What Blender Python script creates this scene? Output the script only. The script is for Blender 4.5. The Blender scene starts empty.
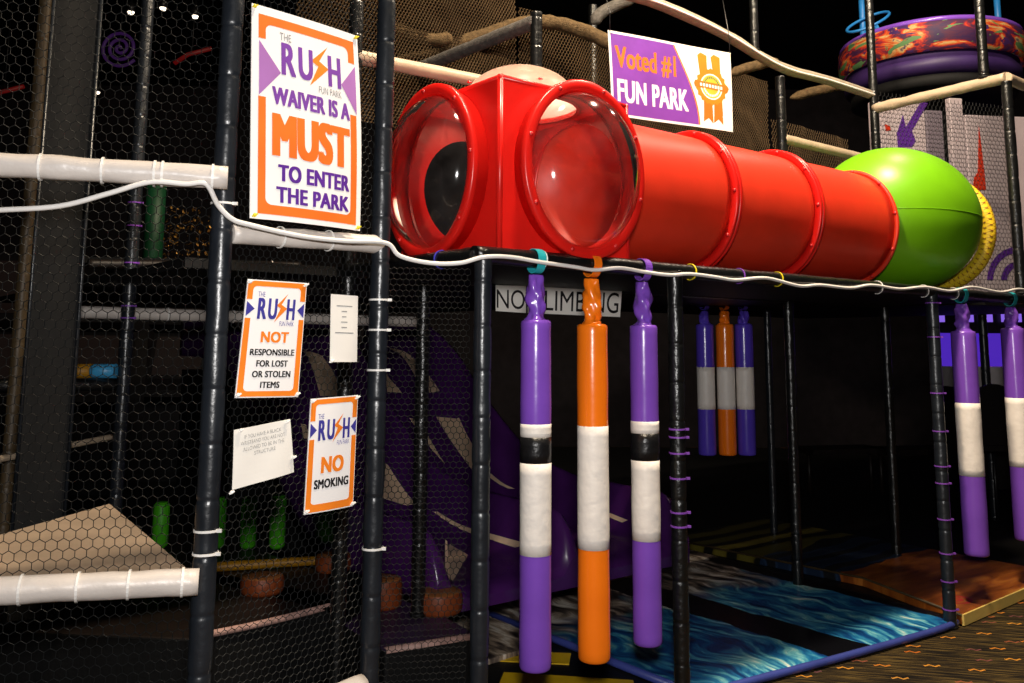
import bpy, bmesh, math, random
from mathutils import Vector, Matrix, noise
random.seed(7)
SC = bpy.context.scene
COL = SC.collection
PI = math.pi
# ------------------------------------------------------------------ camera
CAMZ, F, PPX, PPY = 1.63, 900.0, 512.0, 220.0
TILT, ROLL = math.radians(7.9), math.radians(0.345)
_f = Vector((0, math.cos(TILT), math.sin(TILT)))
_u0 = Vector((0, -math.sin(TILT), math.cos(TILT)))
_r0 = Vector((1, 0, 0))
CR = math.cos(ROLL) * _r0 + math.sin(ROLL) * _u0
CU = math.cos(ROLL) * _u0 - math.sin(ROLL) * _r0
CF = _f
EYE = Vector((0, 0, CAMZ))
cam_d = bpy.data.cameras.new('camera')
cam = bpy.data.objects.new('camera', cam_d)
COL.objects.link(cam)
cam.matrix_world = Matrix(((CR.x, CU.x, -CF.x, 0), (CR.y, CU.y, -CF.y, 0), (CR.z, CU.z, -CF.z, CAMZ), (0, 0, 0, 1)))
cam_d.sensor_width = 36
cam_d.lens = F / 1024 * 36
cam_d.shift_y = -(341.5 - PPY) / 1024
cam_d.clip_start = 0.05
SC.camera = cam


def ray(px, py):
    return CR * ((px - PPX) / F) + CU * ((PPY - py) / F) + CF


def at(px, py, Y):
    d = ray(px, py)
    return EYE + d * (Y / d.y)


def atz(px, py, z):
    d = ray(px, py)
    return EYE + d * ((z - CAMZ) / d.z)


def onp(px, py, p0, dr):
    """point on the vertical plane through p0 running along dr"""
    n = Vector((-dr[1], dr[0], 0))
    d = ray(px, py)
    return EYE + d * (n.dot(Vector((p0[0], p0[1], 0)) - Vector((0, 0, 0))) / n.dot(d))


# ------------------------------------------------------------------ the play frame's own axes
U = Vector((0.785, 0.6195, 0)).normalized()
V = Vector((-U.y, U.x, 0))
G0 = Vector((-0.12, 3.42, 0))
UANG = math.atan2(U.y, U.x)
UP = Vector((0, 0, 1))


def g(u, v, z=0.0):
    return G0 + U * u + V * v + UP * z


def lin(c):
    return tuple(((x / 255) / 12.92 if x / 255 <= 0.04045 else ((x / 255 + 0.055) / 1.055) ** 2.4) for x in c)


# ------------------------------------------------------------------ materials
def mat(name, col, rough=0.5, spec=0.5, bump=0.0, bscale=40, var=0.12, metal=0.0, vscale=6, coat=0.0):
    m = bpy.data.materials.new(name)
    m.use_nodes = True
    nt = m.node_tree
    b = nt.nodes['Principled BSDF']
    c = lin(col)
    b.inputs['Roughness'].default_value = rough
    b.inputs['Specular IOR Level'].default_value = spec
    b.inputs['Metallic'].default_value = metal
    b.inputs['Coat Weight'].default_value = coat
    tc = nt.nodes.new('ShaderNodeTexCoord')
    n1 = nt.nodes.new('ShaderNodeTexNoise')
    n1.inputs['Scale'].default_value = vscale
    n1.inputs['Detail'].default_value = 3
    nt.links.new(tc.outputs['Object'], n1.inputs['Vector'])
    rp = nt.nodes.new('ShaderNodeValToRGB')
    rp.color_ramp.elements[0].position = 0.3
    rp.color_ramp.elements[1].position = 0.7
    rp.color_ramp.elements[0].color = (*[x * (1 - var) for x in c], 1)
    rp.color_ramp.elements[1].color = (*[min(1, x * (1 + var)) for x in c], 1)
    nt.links.new(n1.outputs['Fac'], rp.inputs['Fac'])
    nt.links.new(rp.outputs['Color'], b.inputs['Base Color'])
    if bump:
        n2 = nt.nodes.new('ShaderNodeTexNoise')
        n2.inputs['Scale'].default_value = bscale
        n2.inputs['Detail'].default_value = 4
        nt.links.new(tc.outputs['Object'], n2.inputs['Vector'])
        bm = nt.nodes.new('ShaderNodeBump')
        bm.inputs['Strength'].default_value = bump
        bm.inputs['Distance'].default_value = 0.01
        nt.links.new(n2.outputs['Fac'], bm.inputs['Height'])
        nt.links.new(bm.outputs['Normal'], b.inputs['Normal'])
    return m


def glow(name, col, strength):
    m = mat(name, col, 0.5)
    b = m.node_tree.nodes['Principled BSDF']
    for e_ in m.node_tree.nodes['Color Ramp'].color_ramp.elements:
        e_.color = (0.01, 0.01, 0.01, 1)
    b.inputs['Emission Color'].default_value = (*lin(col), 1)
    b.inputs['Emission Strength'].default_value = strength
    return m


M = {
    'black_vinyl': mat('black_vinyl', (27, 31, 37), 0.32, 0.65, 0.3, 26, 0.25),
    'black_vinyl_old': mat('black_vinyl_old', (15, 16, 17), 0.3, 0.65, 0.45, 38, 0.3),
    'black_mat': mat('black_mat', (14, 14, 15), 0.6, 0.3, 0.2, 60, 0.2),
    'black_tape': mat('black_tape', (20, 20, 22), 0.3, 0.5, 0.3, 60, 0.2),
    'white_pad': mat('white_pad', (208, 199, 192), 0.38, 0.5, 0.35, 18, 0.06),
    'tan_pad': mat('tan_pad', (180, 160, 136), 0.42, 0.5, 0.35, 18, 0.1),
    'grey_rope': mat('grey_rope', (92, 88, 84), 0.7, 0.3, 0.8, 120, 0.35, vscale=30),
    'brown_rope': mat('brown_rope', (92, 74, 50), 0.8, 0.2, 1.0, 140, 0.4, vscale=40),
    'cable': mat('cable', (232, 228, 224), 0.4, 0.4, 0.1, 60, 0.05),
    'tie_white': mat('tie_white', (235, 232, 228), 0.4, 0.4),
    'tie_purple': mat('tie_purple', (128, 70, 175), 0.4, 0.4),
    'tie_yellow': mat('tie_yellow', (225, 205, 40), 0.4, 0.4),
    'tie_teal': mat('tie_teal', (40, 165, 175), 0.4, 0.4),
    'tie_blue': mat('tie_blue', (70, 70, 190), 0.4, 0.4),
    'net': mat('net', (20, 22, 23), 0.6, 0.4, 0, 1, 0.2),
    'net_brown': mat('net_brown', (78, 62, 42), 0.8, 0.2, 0, 1, 0.25, vscale=2),
    'drum_base': mat('drum_base', (52, 32, 84), 0.5, 0.4),
    'pale_wrap': mat('pale_wrap', (150, 138, 120), 0.55, 0.4, 0.5, 40, 0.2, vscale=20),
    'curtain_black': mat('curtain_black', (9, 9, 10), 0.75, 0.3, 0.2, 20, 0.2),
    'worn_brown': mat('worn_brown', (74, 60, 40), 0.5, 0.4, 0.3, 20, 0.3),
    'red': mat('red', (232, 34, 27), 0.3, 0.5, 0.06, 14, 0.06),
    'red_orange': mat('red_orange', (232, 60, 34), 0.4, 0.45, 0.06, 14, 0.06),
    'green': mat('green', (110, 176, 14), 0.38, 0.5, 0.05, 10, 0.05),
    'purple': mat('purple', (122, 74, 186), 0.22, 0.55, 0.08, 22, 0.05),
    'purple_blue': mat('purple_blue', (88, 66, 196), 0.22, 0.55, 0.08, 22, 0.05),
    'orange': mat('orange', (255, 124, 22), 0.22, 0.55, 0.08, 22, 0.05),
    'bag_white': mat('bag_white', (238, 230, 222), 0.45, 0.4, 0.3, 24, 0.04),
    'bolt': mat('bolt', (196, 24, 24), 0.35, 0.5),
    'purple_gloss': mat('purple_gloss', (74, 30, 98), 0.25, 0.6, 0.08, 8, 0.12),
    'tan_print': mat('tan_print', (244, 210, 178), 0.3, 0.5, 0.05, 20, 0.1),
    'sign_white': mat('sign_white', (243, 240, 240), 0.45, 0.4, 0.04, 9, 0.02),
    'paper': mat('paper', (236, 232, 226), 0.6, 0.3, 0.1, 12, 0.03),
    'p_orange': mat('p_orange', (244, 132, 36), 0.45, 0.4),
    'p_orange_deep': mat('p_orange_deep', (240, 116, 38), 0.45, 0.4),
    'p_purple': mat('p_purple', (122, 66, 164), 0.45, 0.4),
    'p_lilac': mat('p_lilac', (168, 112, 182), 0.45, 0.4),
    'p_violet': mat('p_violet', (92, 40, 150), 0.45, 0.4),
    'p_banner': mat('p_banner', (124, 64, 168), 0.45, 0.4),
    'p_blue': mat('p_blue', (62, 58, 150), 0.45, 0.4),
    'p_black': mat('p_black', (26, 24, 26), 0.5, 0.3),
    'p_grey': mat('p_grey', (140, 140, 140), 0.5, 0.3),
    'p_yellow': mat('p_yellow', (246, 186, 60), 0.45, 0.4),
    'p_green': mat('p_green', (90, 140, 80), 0.45, 0.4),
    'beige_deck': mat('beige_deck', (186, 164, 142), 0.55, 0.35, 0.3, 30, 0.12),
    'yellow_tape': mat('yellow_tape', (226, 184, 24), 0.5, 0.4, 0.1, 40, 0.1),
    'blue_edge': mat('blue_edge', (62, 74, 150), 0.35, 0.5, 0.15, 30, 0.1),
    'cream_edge': mat('cream_edge', (226, 196, 110), 0.4, 0.4, 0.15, 30, 0.1),
    'room_dark': mat('room_dark', (26, 22, 26), 0.8, 0.2, 0.1, 10, 0.3),
    'room_ceiling': mat('room_ceiling', (12, 11, 13), 0.9, 0.1, 0, 1, 0.2),
    'stump': mat('stump', (128, 60, 26), 0.5, 0.4, 0.4, 20, 0.2),
    'stump_top': mat('stump_top', (150, 92, 48), 0.55, 0.4, 0.3, 20, 0.2),
    'deck_purple': mat('deck_purple', (58, 38, 72), 0.5, 0.4, 0.3, 20, 0.3, vscale=9),
    'deck_brown': mat('deck_brown', (26, 18, 15), 0.5, 0.4, 0.3, 20, 0.4, vscale=7),
    'deck_edge': mat('deck_edge', (188, 150, 140), 0.5, 0.4, 0.3, 30, 0.25, vscale=20),
    'green_foam': mat('green_foam', (70, 170, 20), 0.5, 0.4, 0.1, 20, 0.1),
    'dark_green': mat('dark_green', (8, 58, 32), 0.5, 0.4, 0.1, 20, 0.1),
    'yellow_foam': mat('yellow_foam', (160, 112, 14), 0.5, 0.4, 0.1, 20, 0.1),
    'blue_foam': mat('blue_foam', (60, 150, 200), 0.4, 0.5, 0.1, 20, 0.1),
    'blue_pole': mat('blue_pole', (36, 120, 190), 0.4, 0.5),
    'gold': mat('gold', (130, 96, 40), 0.35, 0.6, 0, 1, 0.2, metal=0.7),
    'pink': mat('pink', (225, 60, 120), 0.4, 0.5),
    'grey_counter': mat('grey_counter', (205, 200, 204), 0.5, 0.4, 0.1, 20, 0.1),
    'panel_white': mat('panel_white', (186, 172, 178), 0.5, 0.4, 0.05, 20, 0.05),
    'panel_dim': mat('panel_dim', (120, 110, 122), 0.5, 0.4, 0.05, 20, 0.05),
    'panel_print': mat('panel_print', (86, 40, 140), 0.5, 0.4),
    'panel_red': mat('panel_red', (200, 52, 24), 0.5, 0.4),
    'ring_yellow': mat('ring_yellow', (232, 196, 40), 0.45, 0.4, 0.2, 30, 0.1),
    'cabinet_black': mat('cabinet_black', (18, 17, 20), 0.4, 0.4),
    'glow_purple': glow('glow_purple', (96, 50, 230), 0.55),
    'glow_lilac': glow('glow_lilac', (150, 110, 250), 0.8),
    'glow_pink': glow('glow_pink', (255, 80, 170), 0.7),
    'glow_red': glow('glow_red', (190, 20, 20), 0.12),
    'glow_violet': glow('glow_violet', (110, 50, 150), 0.10),
    'glow_faint': glow('glow_faint', (150, 40, 60), 0.006),
    'glow_orange': glow('glow_orange', (255, 140, 40), 0.5),
    'glow_lamp': glow('glow_lamp', (255, 236, 210), 3.0),
    'glow_cyan': glow('glow_cyan', (110, 200, 210), 0.5),
}


def acrylic():
    m = bpy.data.materials.new('clear_acrylic')
    m.use_nodes = True
    nt = m.node_tree
    nt.nodes.remove(nt.nodes['Principled BSDF'])
    out = nt.nodes['Material Output']
    tr = nt.nodes.new('ShaderNodeBsdfTransparent')
    tr.inputs['Color'].default_value = (0.97, 0.96, 0.96, 1)
    gl = nt.nodes.new('ShaderNodeBsdfGlossy')
    gl.inputs['Roughness'].default_value = 0.09
    df = nt.nodes.new('ShaderNodeBsdfDiffuse')
    df.inputs['Color'].default_value = (0.85, 0.75, 0.72, 1)
    tc = nt.nodes.new('ShaderNodeTexCoord')
    nz = nt.nodes.new('ShaderNodeTexNoise')
    nz.inputs['Scale'].default_value = 7
    nz.inputs['Detail'].default_value = 5
    nt.links.new(tc.outputs['Object'], nz.inputs['Vector'])
    mr = nt.nodes.new('ShaderNodeMapRange')
    mr.inputs['From Min'].default_value = 0.35
    mr.inputs['From Max'].default_value = 0.75
    mr.inputs['To Min'].default_value = 0.004
    mr.inputs['To Max'].default_value = 0.03
    nt.links.new(nz.outputs['Fac'], mr.inputs['Value'])
    mx = nt.nodes.new('ShaderNodeMixShader')
    nt.links.new(mr.outputs['Result'], mx.inputs['Fac'])
    nt.links.new(tr.outputs['BSDF'], mx.inputs[1])
    nt.links.new(df.outputs['BSDF'], mx.inputs[2])
    fr = nt.nodes.new('ShaderNodeFresnel')
    fr.inputs['IOR'].default_value = 1.5
    mx2 = nt.nodes.new('ShaderNodeMixShader')
    nt.links.new(fr.outputs['Fac'], mx2.inputs['Fac'])
    nt.links.new(mx.outputs['Shader'], mx2.inputs[1])
    nt.links.new(gl.outputs['BSDF'], mx2.inputs[2])
    nt.links.new(mx2.outputs['Shader'], out.inputs['Surface'])
    return m


M['acrylic'] = acrylic()
for k_, c_, f_ in (('red', (0.9, 0.02, 0.02, 1), 0.22), ('red_orange', (0.95, 0.09, 0.03, 1), 0.22)):
    nt_ = M[k_].node_tree
    tl_ = nt_.nodes.new('ShaderNodeBsdfTranslucent')
    tl_.inputs['Color'].default_value = c_
    mx_ = nt_.nodes.new('ShaderNodeMixShader')
    mx_.inputs['Fac'].default_value = f_
    nt_.links.new(nt_.nodes['Principled BSDF'].outputs[0], mx_.inputs[1])
    nt_.links.new(tl_.outputs[0], mx_.inputs[2])
    nt_.links.new(mx_.outputs[0], nt_.nodes['Material Output'].inputs['Surface'])
wd = mat('white_dome', (232, 205, 176), 0.35, 0.5, 0.05, 10, 0.04)
_nt = wd.node_tree
_tl = _nt.nodes.new('ShaderNodeBsdfTranslucent')
_tl.inputs['Color'].default_value = (0.98, 0.92, 0.86, 1)
_mx = _nt.nodes.new('ShaderNodeMixShader')
_mx.inputs['Fac'].default_value = 0.8
_nt.links.new(_nt.nodes['Principled BSDF'].outputs[0], _mx.inputs[1])
_nt.links.new(_tl.outputs[0], _mx.inputs[2])
_nt.links.new(_mx.outputs[0], _nt.nodes['Material Output'].inputs['Surface'])
M['white_dome'] = wd


class NB:
    """tiny node-graph builder"""

    def __init__(self, m):
        self.nt = m.node_tree
        self.b = self.nt.nodes['Principled BSDF']

    def n(self, t, **kw):
        x = self.nt.nodes.new(t)
        for k, v in kw.items():
            setattr(x, k, v)
        return x

    def l(self, a, b):
        self.nt.links.new(a, b)

    def math(self, op, a, b=None, c=None):
        x = self.n('ShaderNodeMath', operation=op)
        for i, v in enumerate((a, b, c)):
            if v is None:
                continue
            if isinstance(v, (int, float)):
                x.inputs[i].default_value = v
            else:
                self.l(v, x.inputs[i])
        return x.outputs[0]

    def mix(self, fac, a, b):
        x = self.n('ShaderNodeMix', data_type='RGBA')
        for s, v in ((x.inputs[0], fac), (x.inputs[6], a), (x.inputs[7], b)):
            if isinstance(v, (int, float)):
                s.default_value = v
            elif isinstance(v, tuple):
                s.default_value = (*v, 1)
            else:
                self.l(v, s)
        return x.outputs[2]

    def ramp(self, fac, stops):
        x = self.n('ShaderNodeValToRGB')
        e = x.color_ramp.elements
        while len(e) < len(stops):
            e.new(0.5)
        for i, (p, c) in enumerate(stops):
            e[i].position = p
            e[i].color = (*lin(c), 1)
        self.l(fac, x.inputs['Fac'])
        return x.outputs['Color']

    def noise(self, vec, scale, detail=4, rough=0.5, dist=0):
        x = self.n('ShaderNodeTexNoise')
        x.inputs['Scale'].default_value = scale
        x.inputs['Detail'].default_value = detail
        x.inputs['Roughness'].default_value = rough
        x.inputs['Distortion'].default_value = dist
        self.l(vec, x.inputs['Vector'])
        return x.outputs['Fac']

    def mapping(self, vec, scale=(1, 1, 1), loc=(0, 0, 0), rot=(0, 0, 0)):
        x = self.n('ShaderNodeMapping')
        x.inputs['Scale'].default_value = scale
        x.inputs['Location'].default_value = loc
        x.inputs['Rotation'].default_value = rot
        self.l(vec, x.inputs['Vector'])
        return x.outputs['Vector']


def blank(name, rough=0.5, spec=0.4):
    m = bpy.data.materials.new(name)
    m.use_nodes = True
    k = NB(m)
    k.b.inputs['Roughness'].default_value = rough
    k.b.inputs['Specular IOR Level'].default_value = spec
    tc = k.n('ShaderNodeTexCoord')
    return m, k, tc.outputs['Object']


def carpet():
    m, k, oc = blank('carpet', 0.9, 0.15)
    rv = k.mapping(oc, rot=(0, 0, 0.2))
    st = k.noise(k.mapping(rv, scale=(1.2, 26, 1)), 3.0, 4, 0.6)
    base = k.ramp(st, [(0.38, (12, 10, 9)), (0.50, (40, 32, 20)), (0.62, (96, 78, 40))])
    # little zigzag motifs, one to a voronoi cell
    def motif(scale, shift, stops_lo, amp):
        sv = k.mapping(rv, scale=(scale * 0.75, scale, 1), loc=shift)
        vo = k.n('ShaderNodeTexVoronoi', voronoi_dimensions='2D')
        vo.inputs['Scale'].default_value = 1
        vo.inputs['Randomness'].default_value = 0.75
        k.l(sv, vo.inputs['Vector'])
        df = k.n('ShaderNodeVectorMath', operation='SUBTRACT')
        k.l(sv, df.inputs[0])
        k.l(vo.outputs['Position'], df.inputs[1])
        sx = k.n('ShaderNodeSeparateXYZ')
        k.l(df.outputs[0], sx.inputs[0])
        tri = k.math('PINGPONG', k.math('ADD', sx.outputs[0], 5.0), 0.11)
        dy = k.math('ABSOLUTE', k.math('SUBTRACT', sx.outputs[1], k.math('MULTIPLY', tri, amp)))
        on = k.math('MULTIPLY', k.math('LESS_THAN', dy, 0.045), k.math('LESS_THAN', k.math('ABSOLUTE', sx.outputs[0]), 0.19))
        cs = k.n('ShaderNodeSeparateColor')
        k.l(vo.outputs['Color'], cs.inputs[0])
        return on, cs.outputs[0]
    on, rnd = motif(6.0, (0, 0, 0), 0, 1.2)
    mc = k.ramp(rnd, [(0.0, (186, 98, 30)), (0.4, (208, 146, 52)), (0.6, (92, 58, 72)), (1.0, (160, 88, 44))])
    c = k.mix(on, base, mc)
    k.l(c, k.b.inputs['Base Color'])
    bp = k.n('ShaderNodeBump')
    bp.inputs['Strength'].default_value = 0.5
    bp.inputs['Distance'].default_value = 0.006
    k.l(k.noise(oc, 180, 3), bp.inputs['Height'])
    k.l(bp.outputs['Normal'], k.b.inputs['Normal'])
    return m


M['carpet'] = carpet()


def blue_mat_print():
    m, k, oc = blank('blue_mat_print', 0.32, 0.5)
    sx = k.n('ShaderNodeSeparateXYZ')
    k.l(oc, sx.inputs[0])
    x, y = sx.outputs[0], sx.outputs[1]
    wv = k.noise(oc, 2.2, 2)
    sv = k.n('ShaderNodeVectorMath', operation='ADD')
    k.l(oc, sv.inputs[0])
    cb = k.n('ShaderNodeCombineXYZ')
    k.l(k.math('MULTIPLY', wv, 0.5), cb.inputs[0])
    k.l(cb.outputs[0], sv.inputs[1])
    stv = k.mapping(sv.outputs[0], scale=(5.5, 1.1, 1), rot=(0, 0, 0.12))
    st = k.noise(stv, 2.4, 6, 0.62)
    blue = k.ramp(st, [(0.28, (4, 12, 40)), (0.43, (18, 74, 138)), (0.52, (38, 126, 176)), (0.60, (110, 190, 205)), (0.70, (226, 236, 226))])
    st2 = k.noise(k.mapping(sv.outputs[0], scale=(6.5, 1.3, 1), loc=(3, 1, 0)), 2.2, 5, 0.6)
    brown = k.ramp(st2, [(0.34, (6, 6, 12)), (0.43, (74, 64, 62)), (0.53, (170, 150, 130)), (0.62, (240, 232, 220))])
    edge = k.math('ADD', y, k.math('MULTIPLY', k.math('SUBTRACT', k.noise(oc, 2.6, 3), 0.5), 0.9))
    back = k.n('ShaderNodeMapRange')
    back.inputs['From Min'].default_value = 0.95
    back.inputs['From Max'].default_value = 1.25
    k.l(edge, back.inputs['Value'])
    c = k.mix(back.outputs[0], blue, brown)
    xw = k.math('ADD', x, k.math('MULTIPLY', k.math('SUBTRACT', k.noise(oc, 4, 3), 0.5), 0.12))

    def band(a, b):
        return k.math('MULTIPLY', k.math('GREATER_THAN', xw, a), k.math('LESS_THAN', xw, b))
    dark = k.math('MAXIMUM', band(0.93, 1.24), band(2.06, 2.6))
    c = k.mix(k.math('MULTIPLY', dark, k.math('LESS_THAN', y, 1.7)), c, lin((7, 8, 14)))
    k.l(c, k.b.inputs['Base Color'])
    return m


M['blue_mat_print'] = blue_mat_print()


def streak_mat_print():
    m, k, oc = blank('streak_mat_print', 0.35, 0.45)
    st = k.noise(k.mapping(oc, scale=(6.0, 1.5, 1), loc=(1, 4, 0), rot=(0, 0, -0.3)), 2.2, 5, 0.6, 0.3)
    c = k.ramp(st, [(0.34, (8, 8, 14)), (0.44, (90, 78, 72)), (0.54, (186, 164, 140)), (0.62, (240, 230, 215)), (0.72, (40, 100, 160))])
    k.l(c, k.b.inputs['Base Color'])
    return m


M['streak_mat_print'] = streak_mat_print()


def swirl_mat_print():
    m, k, oc = blank('swirl_mat_print', 0.4, 0.4)
    sx = k.n('ShaderNodeSeparateXYZ')
    k.l(oc, sx.inputs[0])
    y = sx.outputs[1]
    st = k.noise(k.mapping(oc, scale=(1.2, 5, 1)), 2.0, 5, 0.6, 0.6)
    org = k.ramp(st, [(0.3, (96, 46, 16)), (0.5, (150, 80, 28)), (0.68, (184, 114, 46))])
    wv = k.n('ShaderNodeTexWave', wave_type='RINGS')
    wv.inputs['Scale'].default_value = 1.4
    wv.inputs['Distortion'].default_value = 3.5
    wv.inputs['Detail'].default_value = 1.5
    k.l(k.mapping(oc, loc=(-0.3, -1.6, 0)), wv.inputs['Vector'])
    sw = k.ramp(wv.outputs['Fac'], [(0.3, (26, 40, 62)), (0.55, (38, 56, 84)), (0.75, (24, 26, 30))])
    sw2 = k.ramp(wv.outputs['Fac'], [(0.28, (20, 20, 16)), (0.42, (84, 74, 22)), (0.8, (96, 88, 34))])
    ny = k.math('ADD', y, k.math('MULTIPLY', k.noise(oc, 2.2, 2), 0.3))
    c = k.mix(k.math('GREATER_THAN', ny, 1.10), org, sw)
    c = k.mix(k.math('GREATER_THAN', ny, 1.75), c, sw2)
    # red and white round motif near the front
    dv = k.n('ShaderNodeVectorMath', operation='DISTANCE')
    k.l(k.mapping(oc, scale=(1, 1.25, 0)), dv.inputs[0])
    dv.inputs[1].default_value = (0.22, 0.17, 0)
    d = dv.outputs['Value']
    rg = k.math('MULTIPLY', k.math('LESS_THAN', d, 0.13), k.math('GREATER_THAN', k.math('PINGPONG', d, 0.03), 0.014))
    c = k.mix(rg, c, lin((150, 40, 36)))
    k.l(c, k.b.inputs['Base Color'])
    return m


M['swirl_mat_print'] = swirl_mat_print()


def drum_print():
    m, k, oc = blank('drum_print', 0.6, 0.3)
    nz = k.noise(k.mapping(oc, scale=(1, 1, 2.2)), 2.6, 5, 0.6, 1.4)
    nz2 = k.noise(k.mapping(oc, loc=(4, 2, 1), scale=(1, 1, 2.2)), 3.4, 4, 0.55, 1.0)
    a = k.ramp(nz, [(0.36, (48, 24, 64)), (0.47, (76, 28, 52)), (0.52, (172, 40, 26)), (0.57, (190, 92, 36)), (0.63, (186, 160, 104)), (0.70, (60, 40, 74))])
    b = k.mix(k.math('GREATER_THAN', nz2, 0.60), a, lin((84, 120, 74)))
    b = k.mix(k.math('LESS_THAN', nz2, 0.38), b, lin((58, 30, 84)))
    k.l(b, k.b.inputs['Base Color'])
    return m


M['drum_print'] = drum_print()


# ------------------------------------------------------------------ mesh building
class MB:
    def __init__(self):
        self.v, self.f, self.mi, self.sm = [], [], [], []

    def add(self, vs, fs, smooth=True, mi=0):
        o = len(self.v)
        self.v += [Vector(p) for p in vs]
        for f in fs:
            self.f.append([i + o for i in f])
            self.mi.append(mi)
            self.sm.append(smooth)

    def tube(self, pts, r, segs=12, closed=False, caps=True, mi=0, smooth=True):
        pts = [Vector(p) for p in pts]
        n = len(pts)
        rr = r if isinstance(r, (list, tuple)) else [r] * n
        tang = []
        for i in range(n):
            a = pts[i - 1] if (i > 0 or closed) else pts[i]
            b = pts[(i + 1) % n] if (i < n - 1 or closed) else pts[i]
            tang.append((b - a).normalized())
        t0 = tang[0]
        x = t0.orthogonal().normalized() if abs(t0.z) > 0.99 else t0.cross(UP).normalized()
        vs, fs = [], []
        for i in range(n):
            t = tang[i]
            x = (x - t * x.dot(t)).normalized()
            y = t.cross(x)
            for j in range(segs):
                a = 2 * PI * j / segs
                q = rr[i](a) if callable(rr[i]) else rr[i]
                vs.append(pts[i] + (x * math.cos(a) + y * math.sin(a)) * q)
        for i in range(n if closed else n - 1):
            for j in range(segs):
                k = (i + 1) % n
                fs.append([i * segs + j, i * segs + (j + 1) % segs, k * segs + (j + 1) % segs, k * segs + j])
        self.add(vs, fs, smooth, mi)
        if caps and not closed:
            self.add(vs[:segs], [list(range(segs))[::-1]], False, mi)
            self.add(vs[-segs:], [list(range(segs))], False, mi)
        return self

    def lathe(self, prof, o, axis, segs=48, closed=False, mi=0, smooth=True, ref=None, sq=1.0):
        o, a = Vector(o), Vector(axis).normalized()
        x = (ref or (UP if abs(a.z) < 0.9 else Vector((1, 0, 0))))
        x = (x - a * x.dot(a)).normalized()
        y = a.cross(x)
        vs, fs = [], []
        for (r, h) in prof:
            for j in range(segs):
                t = 2 * PI * j / segs
                vs.append(o + a * h + (x * math.cos(t) + y * math.sin(t) * sq) * r)
        n = len(prof)
        for i in range(n if closed else n - 1):
            k = (i + 1) % n
            for j in range(segs):
                fs.append([i * segs + j, i * segs + (j + 1) % segs, k * segs + (j + 1) % segs, k * segs + j])
        self.add(vs, fs, smooth, mi)
        return self

    def box(self, c, ex, ey, ez, mi=0):
        """c centre, ex ey ez half-extent vectors"""
        c, ex, ey, ez = map(Vector, (c, ex, ey, ez))
        vs = [c + ex * a + ey * b + ez * d for d in (-1, 1) for b in (-1, 1) for a in (-1, 1)]
        self.add(vs, [[0, 2, 3, 1], [4, 5, 7, 6], [0, 1, 5, 4], [2, 6, 7, 3], [0, 4, 6, 2], [1, 3, 7, 5]], False, mi)
        return self

    def slab(self, poly, z0, z1, mi=0, side_mi=None):
        n = len(poly)
        vs = [(p[0], p[1], z0) for p in poly] + [(p[0], p[1], z1) for p in poly]
        self.add(vs, [list(range(n))[::-1]], False, mi)
        self.add(vs, [list(range(n, 2 * n))], False, mi)
        self.add(vs, [[i, (i + 1) % n, n + (i + 1) % n, n + i] for i in range(n)], False, mi if side_mi is None else side_mi)
        return self

    def build(self, name, mats, parent=None, origin=None, rotz=0.0, bevel=0, solid=0):
        if not isinstance(mats, (list, tuple)):
            mats = [mats]
        T = world_of(parent) if parent is not None else Matrix.Translation(origin or (0, 0, 0)) @ Matrix.Rotation(rotz, 4, 'Z')
        Ti = T.inverted()
        me = bpy.data.meshes.new(name)
        me.from_pydata([Ti @ p for p in self.v], [], self.f)
        bm = bmesh.new()
        bm.from_mesh(me)
        for fc, mi, s in zip(bm.faces, self.mi, self.sm):
            fc.material_index = mi
            fc.smooth = s
        bmesh.ops.remove_doubles(bm, verts=bm.verts, dist=1e-5)
        bmesh.ops.recalc_face_normals(bm, faces=bm.faces)
        bm.to_mesh(me)
        bm.free()
        for m in mats:
            me.materials.append(M[m] if isinstance(m, str) else m)
        ob = bpy.data.objects.new(name, me)
        COL.objects.link(ob)
        if parent is not None:
            ob.parent = parent
        else:
            ob.matrix_world = T
        ob['_T'] = [x for r in T for x in r]
        if bevel:
            md = ob.modifiers.new('edge', 'BEVEL')
            md.width = bevel
            md.segments = 3
            md.limit_method = 'ANGLE'
        if solid:
            md = ob.modifiers.new('shell', 'SOLIDIFY')
            md.thickness = solid
        return ob


def world_of(o):
    t = list(o['_T'])
    return Matrix((t[0:4], t[4:8], t[8:12], t[12:16]))


def tag(o, label, cat, group=None, kind=None):
    o['label'] = label
    o['category'] = cat
    if group:
        o['group'] = group
    if kind:
        o['kind'] = kind
    return o


def structure(o):
    o['kind'] = 'structure'
    return o


def thing(name, label, cat, loc=(0, 0, 0), rotz=0.0, group=None):
    o = bpy.data.objects.new(name, None)
    COL.objects.link(o)
    T = Matrix.Translation(loc) @ Matrix.Rotation(rotz, 4, 'Z')
    o.matrix_world = T
    o.empty_display_size = 0.1
    o['_T'] = [x for r in T for x in r]
    return tag(o, label, cat, group)


def catmull(pts, n=8):
    pts = [Vector(p) for p in pts]
    out = []
    for i in range(len(pts) - 1):
        p0, p1, p2, p3 = pts[max(i - 1, 0)], pts[i], pts[i + 1], pts[min(i + 2, len(pts) - 1)]
        for k in range(n):
            t = k / n
            out.append(0.5 * ((2 * p1) + (p2 - p0) * t + (2 * p0 - 5 * p1 + 4 * p2 - p3) * t * t + (3 * p1 - p0 - 3 * p2 + p3) * t ** 3))
    out.append(pts[-1])
    return out


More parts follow.
